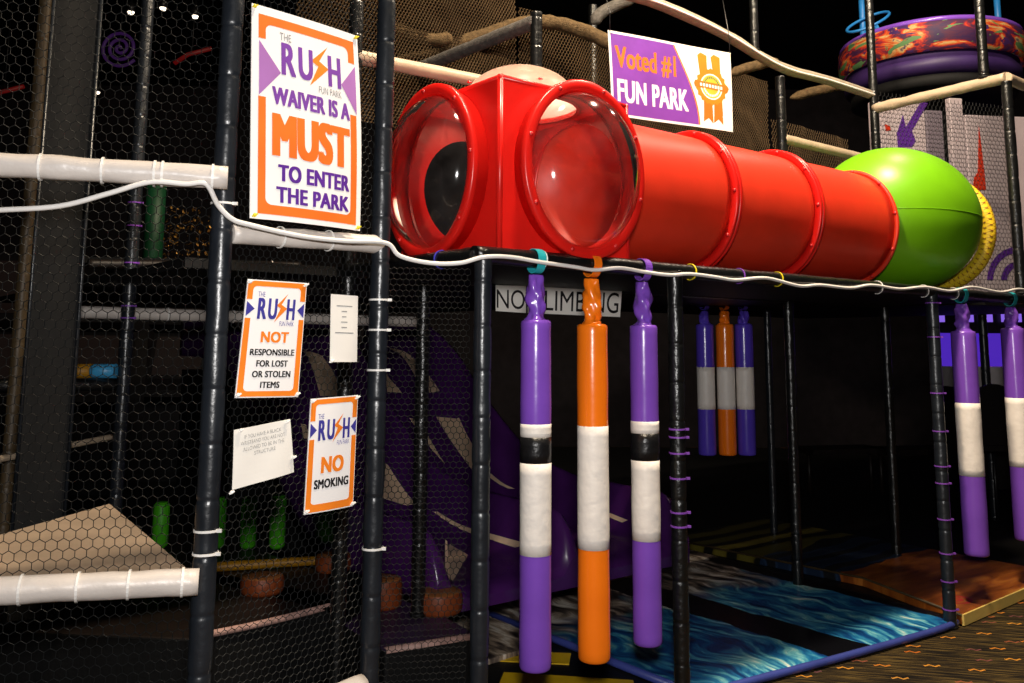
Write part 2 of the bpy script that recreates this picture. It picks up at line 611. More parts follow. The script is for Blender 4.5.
# ------------------------------------------------------------------ the room
b = MB().box((0, 6, -0.05), (9, 0, 0), (0, 9, 0), (0, 0, 0.05))
structure(b.build('floor', 'carpet'))
b = MB().box((0, 6, 6.05), (9, 0, 0), (0, 9, 0), (0, 0, 0.05))
structure(b.build('ceiling', 'room_ceiling'))
structure(MB().box((0, 15.05, 3), (9, 0, 0), (0, 0.05, 0), (0, 0, 3)).build('wall_back', 'room_dark'))
structure(MB().box((-9.05, 6, 3), (0.05, 0, 0), (0, 9, 0), (0, 0, 3)).build('wall_left', 'room_dark'))
structure(MB().box((9.05, 6, 3), (0.05, 0, 0), (0, 9, 0), (0, 0, 3)).build('wall_right', 'room_dark'))
structure(MB().box((0, -3.05, 3), (9, 0, 0), (0, 0.05, 0), (0, 0, 3)).build('wall_front', 'room_dark'))

# ------------------------------------------------------------------ padded posts and rails
PR = 0.035


def seeded(k):
    return random.Random(k)


def pad_points(a, c, r, seed, step=0.03, lump=0.05, joint=0.17):
    a, c = Vector(a), Vector(c)
    L = (c - a).length
    n = max(6, int(L / step))
    pts, rr = [], []
    for i in range(n + 1):
        t = i / n
        d = L * t
        k = d / joint + seed * 0.37
        near = abs(k - round(k)) * joint
        dent = 0.085 * math.exp(-(near / 0.006) ** 2)
        w = noise.noise(Vector((d * 9, seed * 3.1, 0)))
        base = r * (1 - dent + lump * w)
        pts.append(a + (c - a) * t)
        rr.append((lambda ang, base=base, d=d: base * (1 + lump * 0.9 * noise.noise(Vector((math.cos(ang) * 1.6 + seed, math.sin(ang) * 1.6, d * 11))))))
    return pts, rr


def tie(c, axis, r, m, parent, tail=True, w=0.0035):
    b = MB()
    b.lathe([(r + 0.001, -w), (r + 0.004, -w), (r + 0.004, w), (r + 0.001, w)], c, axis, 20, closed=True, smooth=False)
    if tail:
        ax = Vector(axis).normalized()
        side = ax.cross(Vector((0, -1, 0.1))).normalized()
        p = Vector(c) + Vector((0, -1, 0)) * r * 0.5
        hx = side * (r + 0.006)
        b.box(Vector(c) + hx + Vector((0, -1, 0)) * r * 0.3, side * 0.008, ax * 0.005, Vector((0, -1, 0)) * 0.004)
    return b.build('tie', m, parent)


def post(name, label, x, y, z0, z1, ties=(), m='black_vinyl', r=PR, seed=0, group=None, foot=True, cap=False):
    t = thing(name, label, 'post', (x, y, z0), 0, group)
    pts, rr = pad_points((x, y, z0 + 0.02), (x, y, z1), r, seed, step=0.006)
    MB().tube(pts, rr, 20).build('padding', m, t)
    if foot:
        MB().lathe([(0, 0), (r * 1.15, 0), (r * 1.15, 0.014), (r * 0.8, 0.02), (0, 0.02)], (x, y, z0), UP, 24).build('foot_plate', 'black_mat', t)
    for (z, mt) in ties:
        tie((x, y, z), UP, r, mt, t)
    return t


def rail(name, label, a, c, r=PR, m='black_vinyl_old', ties=(), seed=1, lump=0.05, group=None, joint=0.32, sag=0.0):
    a, c = Vector(a), Vector(c)
    t = thing(name, label, 'rail', a, 0, group)
    pts, rr = pad_points(a, c, r, seed, lump=lump, joint=joint)
    if sag:
        L = len(pts) - 1
        pts = [p - UP * sag * 4 * (i / L) * (1 - i / L) for i, p in enumerate(pts)]
    MB().tube(pts, rr, 18).build('padding', m, t)
    for (s, mt) in ties:
        p = a + (c - a) * s - UP * sag * 4 * s * (1 - s)
        tie(p, c - a, r * 1.03, mt, t, tail=False)
    return t


def zpix(py, x, y):
    """height at which a vertical through x, y meets image row py"""
    lo, hi = -1.0, 6.0
    for _ in range(40):
        m_ = (lo + hi) / 2
        d = Vector((x, y, m_)) - EYE
        yy = PPY - F * d.dot(CU) / d.dot(CF)
        if yy > py:
            lo = m_
        else:
            hi = m_
    return (lo + hi) / 2


DK = 1.97          # height of the upper deck's rails
PL = at(216, 345, 2.9)
PM = at(378, 345, 3.36)
PL = Vector((PL.x, PL.y, 0))
PM = Vector((PM.x, PM.y, 0))
P0 = g(0, 0)
P1 = g(1.10, 0)
P3 = g(3.45, 0)
P4 = g(4.73, 0)
Q0, Q1, Q3, Q4 = g(0, 1.05), g(1.15, 1.05), g(3.45, 1.03), g(4.73, 1.03)
DL = Vector((0.955, 0.297, 0)).normalized()          # run of the left bay
PK = PL - DL * 1.15                                   # its far post, out of frame
D2 = (PM - PL).normalized()


def tz(p, rows, m):
    return [(zpix(r_, p.x, p.y), m) for r_ in rows]


post('padded_post', 'thick black padded post at left, between the two white rails and the big waiver sign', PL.x, PL.y, 0, 3.5,
     tz(PL, (204, 530, 553), 'tie_white'), seed=1, r=0.036)
post('padded_post', 'black padded post with three white ties just right of the no smoking sign', PM.x, PM.y, 0, 3.5,
     tz(PM, (300, 330, 370, 548), 'tie_white'), seed=2)
PP = g(0.014, 0)
post('padded_post', 'black padded post under the red cube corner, left of the hanging bags', PP.x, PP.y, 0, DK, [], seed=3, r=0.034)
post('padded_post', 'black padded post with purple ties right behind the third hanging bag', P1.x, P1.y, 0, DK,
     tz(P1, (429, 437, 453, 478, 512, 526), 'tie_purple'), m='black_vinyl_old', seed=4)
post('padded_post', 'slim black padded post with purple ties at the far corner of the blue mat', P3.x, P3.y, 0, DK,
     tz(P3, (303, 337, 393, 431, 466, 483, 519, 553, 581, 609), 'tie_purple'), seed=5, r=0.036)
post('padded_post', 'black padded post at the right edge rising past the yellow ring', P4.x, P4.y, 2.005, 3.55, m='black_vinyl_old', seed=6, r=0.037)
post('padded_post', 'black padded post rising behind the red cube dome', Q1.x, Q1.y, 0, 3.52, m='black_vinyl_old', seed=7)
post('padded_post', 'black padded post standing on the blue mat under the tunnel, shiny', Q3.x, Q3.y, 0, 3.58, m='black_vinyl_old', seed=8)
post('padded_post', 'tall dark post rising beside the round painted drum, left of it', Q4.x, Q4.y, 0, 4.8, m='black_vinyl_old', seed=9)
post('padded_post', 'dark padded post standing behind the note and no smoking sign', Q0.x, Q0.y, 0, 3.3, m='black_vinyl_old', seed=10)
PS = Vector((-0.455, 4.68, 0))
post('padded_post', 'thin black post in front of the purple slide behind the net', PS.x, PS.y, 0.3, DK, m='black_vinyl_old', seed=11)
R4 = at(768, 345, 7.9)
post('padded_post', 'thinnest dark post behind the short rear bags', R4.x, R4.y, 0, 1.94, seed=12, r=0.03)
post('padded_post', 'black padded post at the outer end of the left white rails', PK.x, PK.y, 0, 3.5, seed=13)
PT = at(126, 345, 4.9)
post('padded_post', 'dark post with purple ties seen through the left net', PT.x, PT.y, 0, 3.6,
     [(zpix(r_, PT.x, PT.y), 'tie_purple') for r_ in (203, 226, 263, 281, 306, 318)], seed=14)
PY_ = at(18, 345, 4.4)
post('padded_post', 'brownish worn post behind the left net, leftmost', PY_.x, PY_.y, 0, 3.8, m='worn_brown', seed=15, r=0.03)
PX_ = onp(983, 60, Q4, V)
post('padded_post', 'dark post in front of the right part of the painted drum', PX_.x, PX_.y, 3.61, 5.2, m='black_vinyl_old', seed=16, r=0.036)
pb = onp(755, 54, Q1, U)
post('padded_post', 'dark post standing on the long sagging pale rail right of the voted banner', pb.x, pb.y, pb.z + 0.02, 5.4, m='black_vinyl_old', seed=17, r=0.03)
pb = at(593, 40, 7.6)
post('padded_post', 'faint brown post behind the net left of the voted banner', pb.x, pb.y, 0, 4.6, m='black_vinyl_old', seed=18, r=0.04)

# rails
rail('padded_rail', 'white padded rail at upper left with cable below it, above the net shelf', PL - DL * 0.0 + UP * 2.155 - V * 0.0 + Vector((0.03, -0.06, 0)), PK + UP * 2.155 + Vector((0.03, -0.06, 0)), 0.037, 'white_pad',
     [(0.02 + 0.02, 'tie_white'), (0.17, 'tie_white'), (0.19, 'tie_white'), (0.32, 'tie_white'), (0.47, 'tie_white')], seed=21, lump=0.14, joint=5)
rail('padded_rail', 'white padded rail under the big waiver sign', PL + D2 * 0.03 + UP * 1.985 - V * 0.0, PM - D2 * 0.0 + UP * 2.0, 0.033, 'white_pad', [(0.3, 'tie_white'), (0.62, 'tie_white')], seed=22, lump=0.1, joint=5)
rail('padded_rail', 'thick white padded rail in front of the beige corner shelf', PL + UP * 0.915 + Vector((-0.0, -0.05, 0)), PK + UP * 0.94 + Vector((-0.0, -0.05, 0)), 0.038, 'white_pad',
     [(0.04, 'tie_white'), (0.17, 'tie_white'), (0.29, 'tie_white'), (0.42, 'tie_white')], seed=23, lump=0.09, joint=5)
rail('padded_rail', 'low white padded rail ending at the foot of the post near the no smoking sign', PM + UP * 0.455 - D2 * 0.02 + Vector((0, -0.03, 0)), PL + UP * 0.42 + D2 * 0.03, 0.04, 'white_pad', [], seed=24, lump=0.16, joint=5)
front = rail('padded_beam', 'long black padded beam under the red tunnel that the bags hang from', P0 + UP * DK - U * 0.03, P4 + UP * DK, 0.034, 'black_vinyl_old',
             [(0.07, 'tie_white'), (0.26, 'tie_yellow'), (0.335, 'tie_purple'), (0.40, 'tie_yellow'), (0.60, 'tie_white'), (0.71, 'tie_white'), (0.79, 'tie_white')], seed=25, joint=0.25)
rail('padded_beam', 'black padded beam at the left foot of the red cube running back', P0 + UP * DK, Q0 + UP * DK, 0.034, 'black_vinyl_old', [(0.25, 'tie_blue')], seed=26)
rail('padded_beam', 'black padded beam at the back of the upper deck behind the climbing notice', Q0 + UP * DK, Q4 + UP * DK, 0.034, 'black_vinyl_old', seed=27)
rail('padded_rail', 'pale padded rail going behind the red cube dome from the left', Q0 + UP * 3.02, Q1 + UP * 3.05, 0.036, 'tan_pad', seed=28, joint=5)
rail('padded_rail', 'pale padded rail above the tunnel between two dark posts', Q3 + UP * 3.12, Q4 + UP * 3.12, 0.036, 'tan_pad', seed=29, joint=5)
top_pts = [onp(528, -8, Q1, U), onp(600, -10, Q1, U), onp(655, 3, Q1, U), onp(720, 32, Q1, U), onp(778, 66, Q1, U), onp(826, 80, Q1, U), onp(872, 95, Q1, U)]
tp = catmull(top_pts, 10)
t = thing('padded_rail', 'long sagging pale rail rising over the voted banner to the upper left', 'rail', tp[0])
b = MB()
rr = [(lambda ang, i=i: 0.036 * (1 + 0.14 * noise.noise(Vector((math.cos(ang) * 1.5, math.sin(ang) * 1.5, i * 0.35))))) for i in range(len(tp))]
b.tube(tp, rr, 16).build('padding', 'pale_wrap', t)
MB().tube([p + Vector((0.02, -0.035, -0.012)) for p in tp], 0.009, 8).build('cord', 'cable', t)
rail('padded_rail', 'pale wrapped rail in front of the painted drum meeting at the right corner', Q4 + UP * 3.56, P4 + UP * 3.58, 0.04, 'tan_pad', seed=30, lump=0.14, joint=5)
rail('padded_rail', 'short pale wrapped rail leaving the right frame edge at top', P4 + UP * 3.58, P4 + U * 0.8 + UP * 3.58, 0.04, 'tan_pad', seed=31, lump=0.1, joint=5)
rail('padded_rail', 'dark grey rail slanting up to the post behind the cube dome', Q1 + UP * 3.47, g(1.15, 2.7) + UP * 3.5, 0.042, 'grey_rope', seed=32, joint=0.2)

# rolled net hems and brown netting behind the cube


def hem(label, pix, Y, r, m='brown_rope', cat='netting hem'):
    pts = catmull([at(px, py, Yy) for (px, py, Yy) in [(a, b_, (Y if not isinstance(Y, (list, tuple)) else Y[i])) for i, (a, b_) in enumerate(pix)]], 8)
    rr = [(lambda ang, i=i: r * min(1, 0.25 + 0.25 * min(i, len(pts) - 1 - i)) * (1 + 0.22 * noise.noise(Vector((math.cos(ang) * 1.8, math.sin(ang) * 1.8, i * 0.5))))) for i in range(len(pts))]
    return tag(MB().tube(pts, rr, 12).build('net_hem', m, origin=pts[0]), label, cat)


hem('brown rolled net edge sagging across the netting behind the cube dome', [(443, 48), (480, 37), (511, 26), (532, 22), (560, 24), (591, 34), (618, 48)], 6.2, 0.05)
hem('brown rolled net edge at the far upper left beside the netted post', [(380, 24), (398, 30), (420, 37), (441, 40), (452, 36)], 6.0, 0.045)
hem('thin brown net edge running behind the dark grey slanting rail', [(395, 58), (445, 50), (480, 38), (520, 30)], 6.4, 0.022)
hem('grey rolled net edge curling at the top left of the voted banner', [(592, 24), (606, 10), (640, -4)], 6.6, 0.045, 'grey_rope')
hem('brown net edge just right of the voted banner', [(728, 74), (755, 66), (778, 60)], 6.9, 0.04)
hem('faint brown net edge below the sagging pale rail', [(790, 98), (820, 90), (850, 84)], 7.6, 0.04)

# ------------------------------------------------------------------ hexagonal netting


def hexnet(label, a, dr, width, z0, z1, pitch=0.031, cord=0.0012, m='net', seed=0, sag=0.012, holes=(), ystretch=1.05):
    a = Vector((a[0], a[1], 0))
    dr = Vector(dr).normalized()
    nrm = Vector((dr.y, -dr.x, 0))
    R = pitch / math.sqrt(3)
    rowh = 1.5 * R * ystretch
    rows, cols = int((z1 - z0) / rowh) + 2, int(width / pitch) + 2
    mb = MB()

    def P(s, z):
        w = sag * (noise.noise(Vector((s * 2.2 + seed, z * 1.7, seed))) + 0.4 * noise.noise(Vector((s * 7, z * 7, seed + 5))))
        ds = 0.010 * noise.noise(Vector((s * 3, z * 3, seed + 9)))
        return a + dr * min(max(s + ds, 0), width) + UP * z + nrm * w
    vs, fs = [], []

    def edge(p, q):
        if max(p[0], q[0]) > width + 1e-6 or min(p[0], q[0]) < -1e-6 or max(p[1], q[1]) > z1 or min(p[1], q[1]) < z0:
            return
        A, B = P(*p), P(*q)
        t = (B - A).normalized()
        s1 = t.cross(nrm).normalized() * cord
        n1 = nrm * cord
        o = len(vs)
        for e in (A, B):
            vs.extend([e + s1 - n1 * 0.6, e - s1 - n1 * 0.6, e + n1 * 1.1])
        fs.extend([[o, o + 1, o + 4, o + 3], [o + 1, o + 2, o + 5, o + 4], [o + 2, o, o + 3, o + 5]])
    for r_ in range(rows):
        zc = z0 + r_ * rowh
        for c in range(cols):
            xc = c * pitch + (pitch / 2 if r_ % 2 else 0)
            top, ul, ll, ur = (xc, zc + R * ystretch), (xc - pitch / 2, zc + R / 2 * ystretch), (xc - pitch / 2, zc - R / 2 * ystretch), (xc + pitch / 2, zc + R / 2 * ystretch)
            edge(ll, ul)
            edge(ul, top)
            edge(top, ur)
    mb.add(vs, fs, True)
    # mb.build would merge; cords stay separate
    T = Matrix.Translation((a.x, a.y, z0))
    me = bpy.data.meshes.new('safety_net')
    me.from_pydata([p - Vector((a.x, a.y, z0)) for p in vs], [], fs)
    me.materials.append(M[m])
    ob = bpy.data.objects.new('safety_net', me)
    COL.objects.link(ob)
    ob.location = (a.x, a.y, z0)
    return tag(ob, label, 'net')


hexnet('black hexagonal net filling the left bay behind the white rails', PK, DL, 1.13, 0.02, 3.4, seed=1)
hexnet('black net behind the stuck-up signs between two padded posts', PL + D2 * 0.03 + Vector((0.01, 0.03, 0)), D2, (PM - PL).length - 0.05, 0.44, 3.4, seed=2, cord=0.0012, pitch=0.026)
d3 = P0 - PM
hexnet('black net in front of the purple slide, between two padded posts', PM + d3.normalized() * 0.03, d3, d3.length - 0.06, 0.02, 1.93, seed=3, cord=0.0012, pitch=0.023)
hexnet('brown net sheet hanging behind the red cube', g(0.25, 2.3), U, 1.75, 3.05, 4.3, pitch=0.024, cord=0.0048, m='net_brown', seed=4, sag=0.05)
hexnet('brown net sheet hanging behind the voted banner', g(1.95, 2.2), U, 3.0, 2.9, 4.1, pitch=0.026, cord=0.0034, m='net_brown', seed=5, sag=0.05)
hexnet('brown net sheet above the orange end of the tunnel', g(4.15, 1.6), U, 1.15, 2.8, 3.5, pitch=0.03, cord=0.003, m='net_brown', seed=6, sag=0.05)

# ------------------------------------------------------------------ upper deck
b = MB().slab([g(0.02, 0.04), g(4.5, 0.04), g(4.5, 1.0), g(0.02, 1.0)], 1.945, 1.992)
tag(b.build('deck_panel', 'black_mat', origin=g(0.02, 0.04, 1.945), rotz=UANG), 'black raised deck that carries the red cube and tunnel', 'deck')

b = MB().slab([g(-0.75, 1.10), g(4.55, 1.10), g(4.95, 0.35), g(7.0, 0.35), g(7.0, 3.3), g(3.0, 3.3), g(3.0, 5.7), g(-0.75, 5.7)], 1.948, 1.992)  # added slab, keeps the ceiling lamps' light off the mats, slide and rear bags
tag(b.build('deck_panel', 'black_mat', origin=g(-0.75, 1.10, 1.948), rotz=UANG), 'added black rear deck that shades the blue mat and slide, behind the tunnel deck', 'deck')

# ------------------------------------------------------------------ red cube with bubble windows
CS = 0.74
cc = Vector((-0.052, 3.555, 0))                  # near corner on plan
CZ0, CZ1 = 2.003, 2.003 + 0.722
cen = cc + U * CS / 2 + V * CS / 2 + UP * (CZ0 + CZ1) / 2
cube = thing('cube_pod', 'red plastic cube pod with clear bubble windows at the end of the tunnel', 'play pod', cc + UP * CZ0, UANG)
HR = 0.335


def face_with_hole(mb, c, ex, ey, hx, hy, r, n=48, sq=1.0, off=0.0):
    """square sheet with a round opening"""
    vs, fs = [], []
    for j in range(n):
        a = 2 * PI * (j + 0.5) / n
        ca, sa = math.cos(a), math.sin(a)
        k = 1 / max(abs(ca), abs(sa))
        vs.append(c + ex * hx * max(-1, min(1, ca * k)) + ey * hy * max(-1, min(1, sa * k)))
        vs.append(c + ex * (r * sq * ca + off) + ey * r * sa)
    corners = {}
    for j in range(n):
        k = (j + 1) % n
        a0, a1 = 2 * PI * (j + 0.5) / n, 2 * PI * (j + 1.5) / n
        cr = None
        for q in range(4):
            qa = PI / 4 + q * PI / 2
            if a0 < qa < a1:
                cr = qa
        if cr is not None:
            vs.append(c + ex * hx * math.copysign(1, math.cos(cr)) + ey * hy * math.copysign(1, math.sin(cr)))
            fs.append([2 * j, len(vs) - 1, 2 * k, 2 * k + 1, 2 * j + 1])
        else:
            fs.append([2 * j, 2 * k, 2 * k + 1, 2 * j + 1])
    mb.add(vs, fs, False)


sh = MB()
h = CS / 2
hz = (CZ1 - CZ0) / 2
face_with_hole(sh, cen - V * h, U, UP, h, hz, HR, sq=0.88, off=0.035)
face_with_hole(sh, cen - U * h, V, UP, h, hz, HR, sq=0.88, off=0.025)
face_with_hole(sh, cen + U * h, V, UP, h, hz, 0.335)
face_with_hole(sh, cen + V * h, U, UP, h, hz, 0.26)
face_with_hole(sh, cen + UP * hz, U, V, h, h, 0.26, off=0.035)
q = [cen - UP * hz + U * a * h + V * c * h for a, c in ((-1, -1), (1, -1), (1, 1), (-1, 1))]
sh.add(q, [[0, 1, 2, 3]], False)
so = sh.build('shell', 'red', cube)
md = so.modifiers.new('shell', 'SOLIDIFY')
md.thickness = 0.012
md.offset = -1
# rounded moulded edges along the three near edges
eb = MB()
er = 0.013
for (p, q_) in ((cen - U * h - V * h - UP * hz, cen - U * h - V * h + UP * hz), (cen + U * h - V * h - UP * hz, cen + U * h - V * h + UP * hz),
                (cen - U * h + V * h - UP * hz, cen - U * h + V * h + UP * hz),
                (cen - U * h - V * h + UP * hz, cen + U * h - V * h + UP * hz), (cen - U * h - V * h + UP * hz, cen - U * h + V * h + UP * hz)):
    inn = (cen - (p + q_) / 2).normalized() * er * 1.05
    eb.tube([p + inn, q_ + inn], er, 12)
eb.build('rounded_edge', 'red', cube)


def bubble(c, axis, parent, R, dome_h, flange_w=0.045, m='red', dome='acrylic', bolts=8, stand=0.035, rot=0.2, sq=1.0):
    axis = Vector(axis).normalized()
    Ro = R + flange_w
    fl = MB().lathe([(R, -0.01), (Ro - 0.022, -0.01), (Ro - 0.022, stand - 0.028), (Ro, stand - 0.022), (Ro, stand), (Ro - 0.006, stand + 0.008), (R + 0.008, stand + 0.008), (R, stand)], c, axis, 64, closed=True, sq=sq)
    fo = fl.build('window_flange' if dome else 'flange', m, parent)
    x = axis.orthogonal() if abs(axis.z) > 0.9 else UP
    y = axis.cross(x)
    for i in range(bolts):
        a = 2 * PI * i / bolts + rot
        p = c + (x * math.cos(a) + y * math.sin(a) * sq) * (R + flange_w * 0.55) + axis * (stand + 0.008)
        MB().lathe([(0, 0.008), (0.006, 0.007), (0.010, 0.003), (0.011, 0)], p, axis, 10).build('bolt', 'bolt', fo)
    if dome:
        prof = []
        n = 14
        for i in range(n + 1):
            a = PI / 2 * i / n
            prof.append((R * 1.0 * math.cos(a) + (0.0 if i < n else 0.0005), stand * 0.7 + dome_h * math.sin(a)))
        MB().lathe(prof, c, axis, 64, sq=sq).build('bubble_window' if dome == 'acrylic' else 'roof_dome', dome, parent)
    return fo


bubble(cen - V * h + U * 0.032 + UP * 0.005, -V, cube, 0.335, 0.17, 0.050, rot=0.5, stand=0.085, sq=0.9)
bubble(cen - U * h + V * 0.03 + UP * 0.005, -U, cube, 0.335, 0.17, 0.050, rot=0.1, stand=0.085, sq=0.9)
bubble(cen + UP * hz + U * 0.035, UP, cube, 0.27, 0.185, 0.03, dome='white_dome', stand=0.015)

# ------------------------------------------------------------------ crawl tunnel
AX0 = cen + U * h
AZ = 2.395


def ax(s):
    p = cc + V * CS / 2 + U * s
    return Vector((p.x, p.y, AZ))


TR = 0.352
tun = thing('crawl_tunnel', 'long orange-red plastic crawl tunnel of bolted sections on the black deck', 'play tunnel', Vector((ax(CS).x, ax(CS).y, 2.0)), UANG)
joints = [0.76, 1.56, 2.30, 3.13]
for a, c in zip(joints[:-1], joints[1:]):
    L = c - a
    pr = [(TR - 0.012, 0), (TR, 0), (TR + 0.003, L * 0.1), (TR + 0.004, L * 0.5), (TR + 0.003, L * 0.9), (TR, L), (TR - 0.012, L)]
    MB().lathe(pr, ax(a), U, 72, closed=True, sq=0.91).build('tube_section', 'red_orange', tun)
for i, s in enumerate(joints[1:-1] + [joints[0] + 0.02]):
    for k in (-1, 1):
        fl = MB().lathe([(TR - 0.004, -0.013), (TR + 0.036, -0.013), (TR + 0.042, -0.009), (TR + 0.042, 0.009), (TR + 0.036, 0.0125), (TR - 0.004, 0.0125)], ax(s + 0.0135 * k), U, 72, closed=True, sq=0.91)
        fo = fl.build('flange', 'red', tun)
        if k == -1:
            for j in range(10):
                a = 2 * PI * j / 10 + 0.25
                x, y = UP, U.cross(UP)
                p = ax(s - 0.0265) + (x * math.cos(a) + y * math.sin(a) * 0.91) * (TR + 0.024)
                MB().lathe([(0, 0.009), (0.007, 0.008), (0.011, 0.003), (0.012, 0)], p, -U, 10).build('bolt', 'bolt', fo)

# ------------------------------------------------------------------ green ball
BC = ax(3.74)
BC.z = 2.50
ball = thing('tunnel_ball', 'shiny lime green plastic ball joined to the far end of the tunnel', 'play ball', Vector((BC.x, BC.y, 2.0)), UANG)
aU, aV, aZ = 0.62, 0.50, 0.495


def ball_pt(th, ph):
    """th about the tunnel axis, ph along it"""
    e = 0.92
    c, s = math.cos(ph), math.sin(ph)
    cx = math.copysign(abs(c) ** e, c)
    sx = math.copysign(abs(s) ** e, s)
    return BC + U * (aU * sx) + (V * math.cos(th) * aV + UP * math.sin(th) * aZ) * cx


def ball_half(sgn):
    mb = MB()
    n, m_ = 40, 32
    vs, fs = [], []
    for i in range(n + 1):
        ph = -1.18 + (1.18 + 1.0) * i / n
        for j in range(m_ + 1):
            th = PI * j / m_ * sgn
            vs.append(ball_pt(th, ph))
    for i in range(n):
        for j in range(m_):
            fs.append([i * (m_ + 1) + j, i * (m_ + 1) + j + 1, (i + 1) * (m_ + 1) + j + 1, (i + 1) * (m_ + 1) + j])
    mb.add(vs, fs, True)
    return mb


o1 = ball_half(1).build('upper_half', 'green', ball)
o2 = ball_half(-1).build('lower_half', 'green', ball)
sm = MB()
for th in (0, PI):
    sm.tube([ball_pt(th, -1.15 + 2.1 * i / 30) for i in range(31)], 0.0022, 6)
sm.build('seam', 'green', ball)
fl = MB().lathe([(TR - 0.004, -0.012), (TR + 0.022, -0.012), (TR + 0.026, 0), (TR + 0.022, 0.012), (TR - 0.004, 0.012)], ax(3.14), U, 72, closed=True, sq=0.91)
fo = fl.build('flange', 'red_orange', tun)
for j in range(10):
    a = 2 * PI * j / 10 + 0.15
    p = ax(3.128) + (UP * math.cos(a) + U.cross(UP) * math.sin(a) * 0.91) * (TR + 0.012)
    MB().lathe([(0, 0.009), (0.007, 0.008), (0.011, 0.003), (0.012, 0)], p, -U, 10).build('bolt', 'bolt', fo)
ringc = ax(4.27)
ringc.z = 2.45
yr = thing('net_ring', 'yellow netted ring at the far mouth of the green ball', 'ring', Vector((ringc.x, ringc.y, 2.0)), UANG)
MB().lathe([(0.33 + 0.05 + 0.05 * math.cos(a), 0.05 * math.sin(a)) for a in [2 * PI * i / 14 for i in range(14)]], ringc, U, 64, closed=True).build('padding', 'ring_yellow', yr)
nb = MB()
for k in range(64):
    for sg in (1, -1):
        pts = []
        for i in range(7):
            ph = PI * 0.2 + sg * (-PI * 0.9 + i * PI * 0.3) * 0.95 + PI
            th = 2 * PI * k / 64 + i * 2 * PI / 64 * 0.5
            rr_ = 0.38 + 0.0525 * math.cos(ph)
            pts.append(ringc + U * 0.0525 * math.sin(ph) + (UP * math.cos(th) + U.cross(UP) * math.sin(th)) * rr_)
        nb.tube(pts, 0.0022, 4, caps=False)
nb.build('net_cover', 'stump', yr)

# ------------------------------------------------------------------ hanging bags


def bag(label, p, ztop, zbot, rad, cols, bands, strap='purple', loop='tie_teal', group='hanging striped bags', beam_z=DK, seed=0, short=False):
    """bands: list of (z_from_top_fraction, material)"""
    t = thing('hanging_bag', label, 'hanging bag', (p.x, p.y, zbot), UANG, group)
    n = len(bands)
    L = ztop - zbot
    for i, (f0, m_) in enumerate(bands):
        f1 = bands[i + 1][0] if i + 1 < n else 1.0
        z1, z0 = ztop - L * f0, ztop - L * f1
        prof = []
        e = 0.0006 if m_ in ('bag_white', 'black_tape') else 0.0
        k = max(3, int((z1 - z0) / 0.04))
        for q_ in range(k + 1):
            z = z0 + (z1 - z0) * q_ / k
            r = rad + e + 0.0016 * noise.noise(Vector((z * 9, seed * 2.3, 0)))
            if i == n - 1 and q_ == 0:
                prof += [(0.0005, z), (rad * 0.86, z), (rad * 0.97, z + 0.006)]
                prof.append((rad, z + 0.016))
                continue
            if i == 0 and q_ == k:
                prof += [(rad, z - 0.014), (rad * 0.95, z - 0.004), (rad * 0.8, z), (0.0005, z + 0.002)]
                continue
            prof.append((r, z))
        if i != n - 1 and e:
            prof = [(rad - 0.004, prof[0][1])] + prof
        if i != 0 and e:
            prof = prof + [(rad - 0.004, prof[-1][1])]
        nm = {'bag_white': 'white_band', 'black_tape': 'black_band'}.get(m_, 'upper_section' if i == 0 else 'lower_section')
        mb = MB().lathe([(r, z - zbot) for r, z in prof], (p.x, p.y, zbot), UP, 40)
        mb.build(nm, m_, t)
    # gathered cloth neck
    nk = MB()
    pts, rr = [], []
    zt = beam_z - 0.06
    kk = 26
    for i in range(kk + 1):
        f = i / kk
        z = ztop - 0.003 + (zt - ztop) * f
        base = rad * (0.42 + 0.16 * math.sin(f * PI) + (0.3 * math.exp(-((f) / 0.06) ** 2)))
        off = Vector((0.006 * noise.noise(Vector((z * 14, seed, 3))), 0, 0))
        pts.append(Vector((p.x, p.y, z)) + off)
        rr.append((lambda ang, base=base, z=z: base * (1 + 0.22 * math.sin(3 * ang + z * 55 + seed) * 0.6 + 0.35 * noise.noise(Vector((math.cos(ang) * 1.7 + seed, math.sin(ang) * 1.7, z * 26))))))
    nk.tube(pts, rr, 22).build('cloth_neck', strap, t)
    # loop over the beam
    lb = MB()
    w = rad * 0.33
    rb = PR + 0.004
    ring = []
    for i in range(25):
        a = -PI / 2 + 2 * PI * i / 24
        rz = math.sin(a)
        ring.append(V * (rb * math.cos(a)) + UP * (rb * rz if rz > -0.6 else rb * rz * 1.35))
    c0 = Vector((p.x, p.y, beam_z))
    vs, fs = [], []
    for q_ in ring:
        for (s, k2) in ((-1, 1), (1, 1), (1, 1.09), (-1, 1.09)):
            vs.append(c0 + q_ * k2 + U * w * s)
    for i in range(24):
        for j in range(4):
            fs.append([i * 4 + j, i * 4 + (j + 1) % 4, (i + 1) * 4 + (j + 1) % 4, (i + 1) * 4 + j])
    lb.add(vs, fs, False)
    lb.build('loop', loop, t)
    return t


def on_front(px):
    """place on the front beam's run seen at column px"""
    p = onp(px, 300, P0, U)
    return Vector((p.x, p.y, 0))


def fr(p, rows):
    zs = [zpix(r_, p.x, p.y) for r_ in rows]
    return [(zs[0] - z) / (zs[0] - zs[-1]) for z in zs]


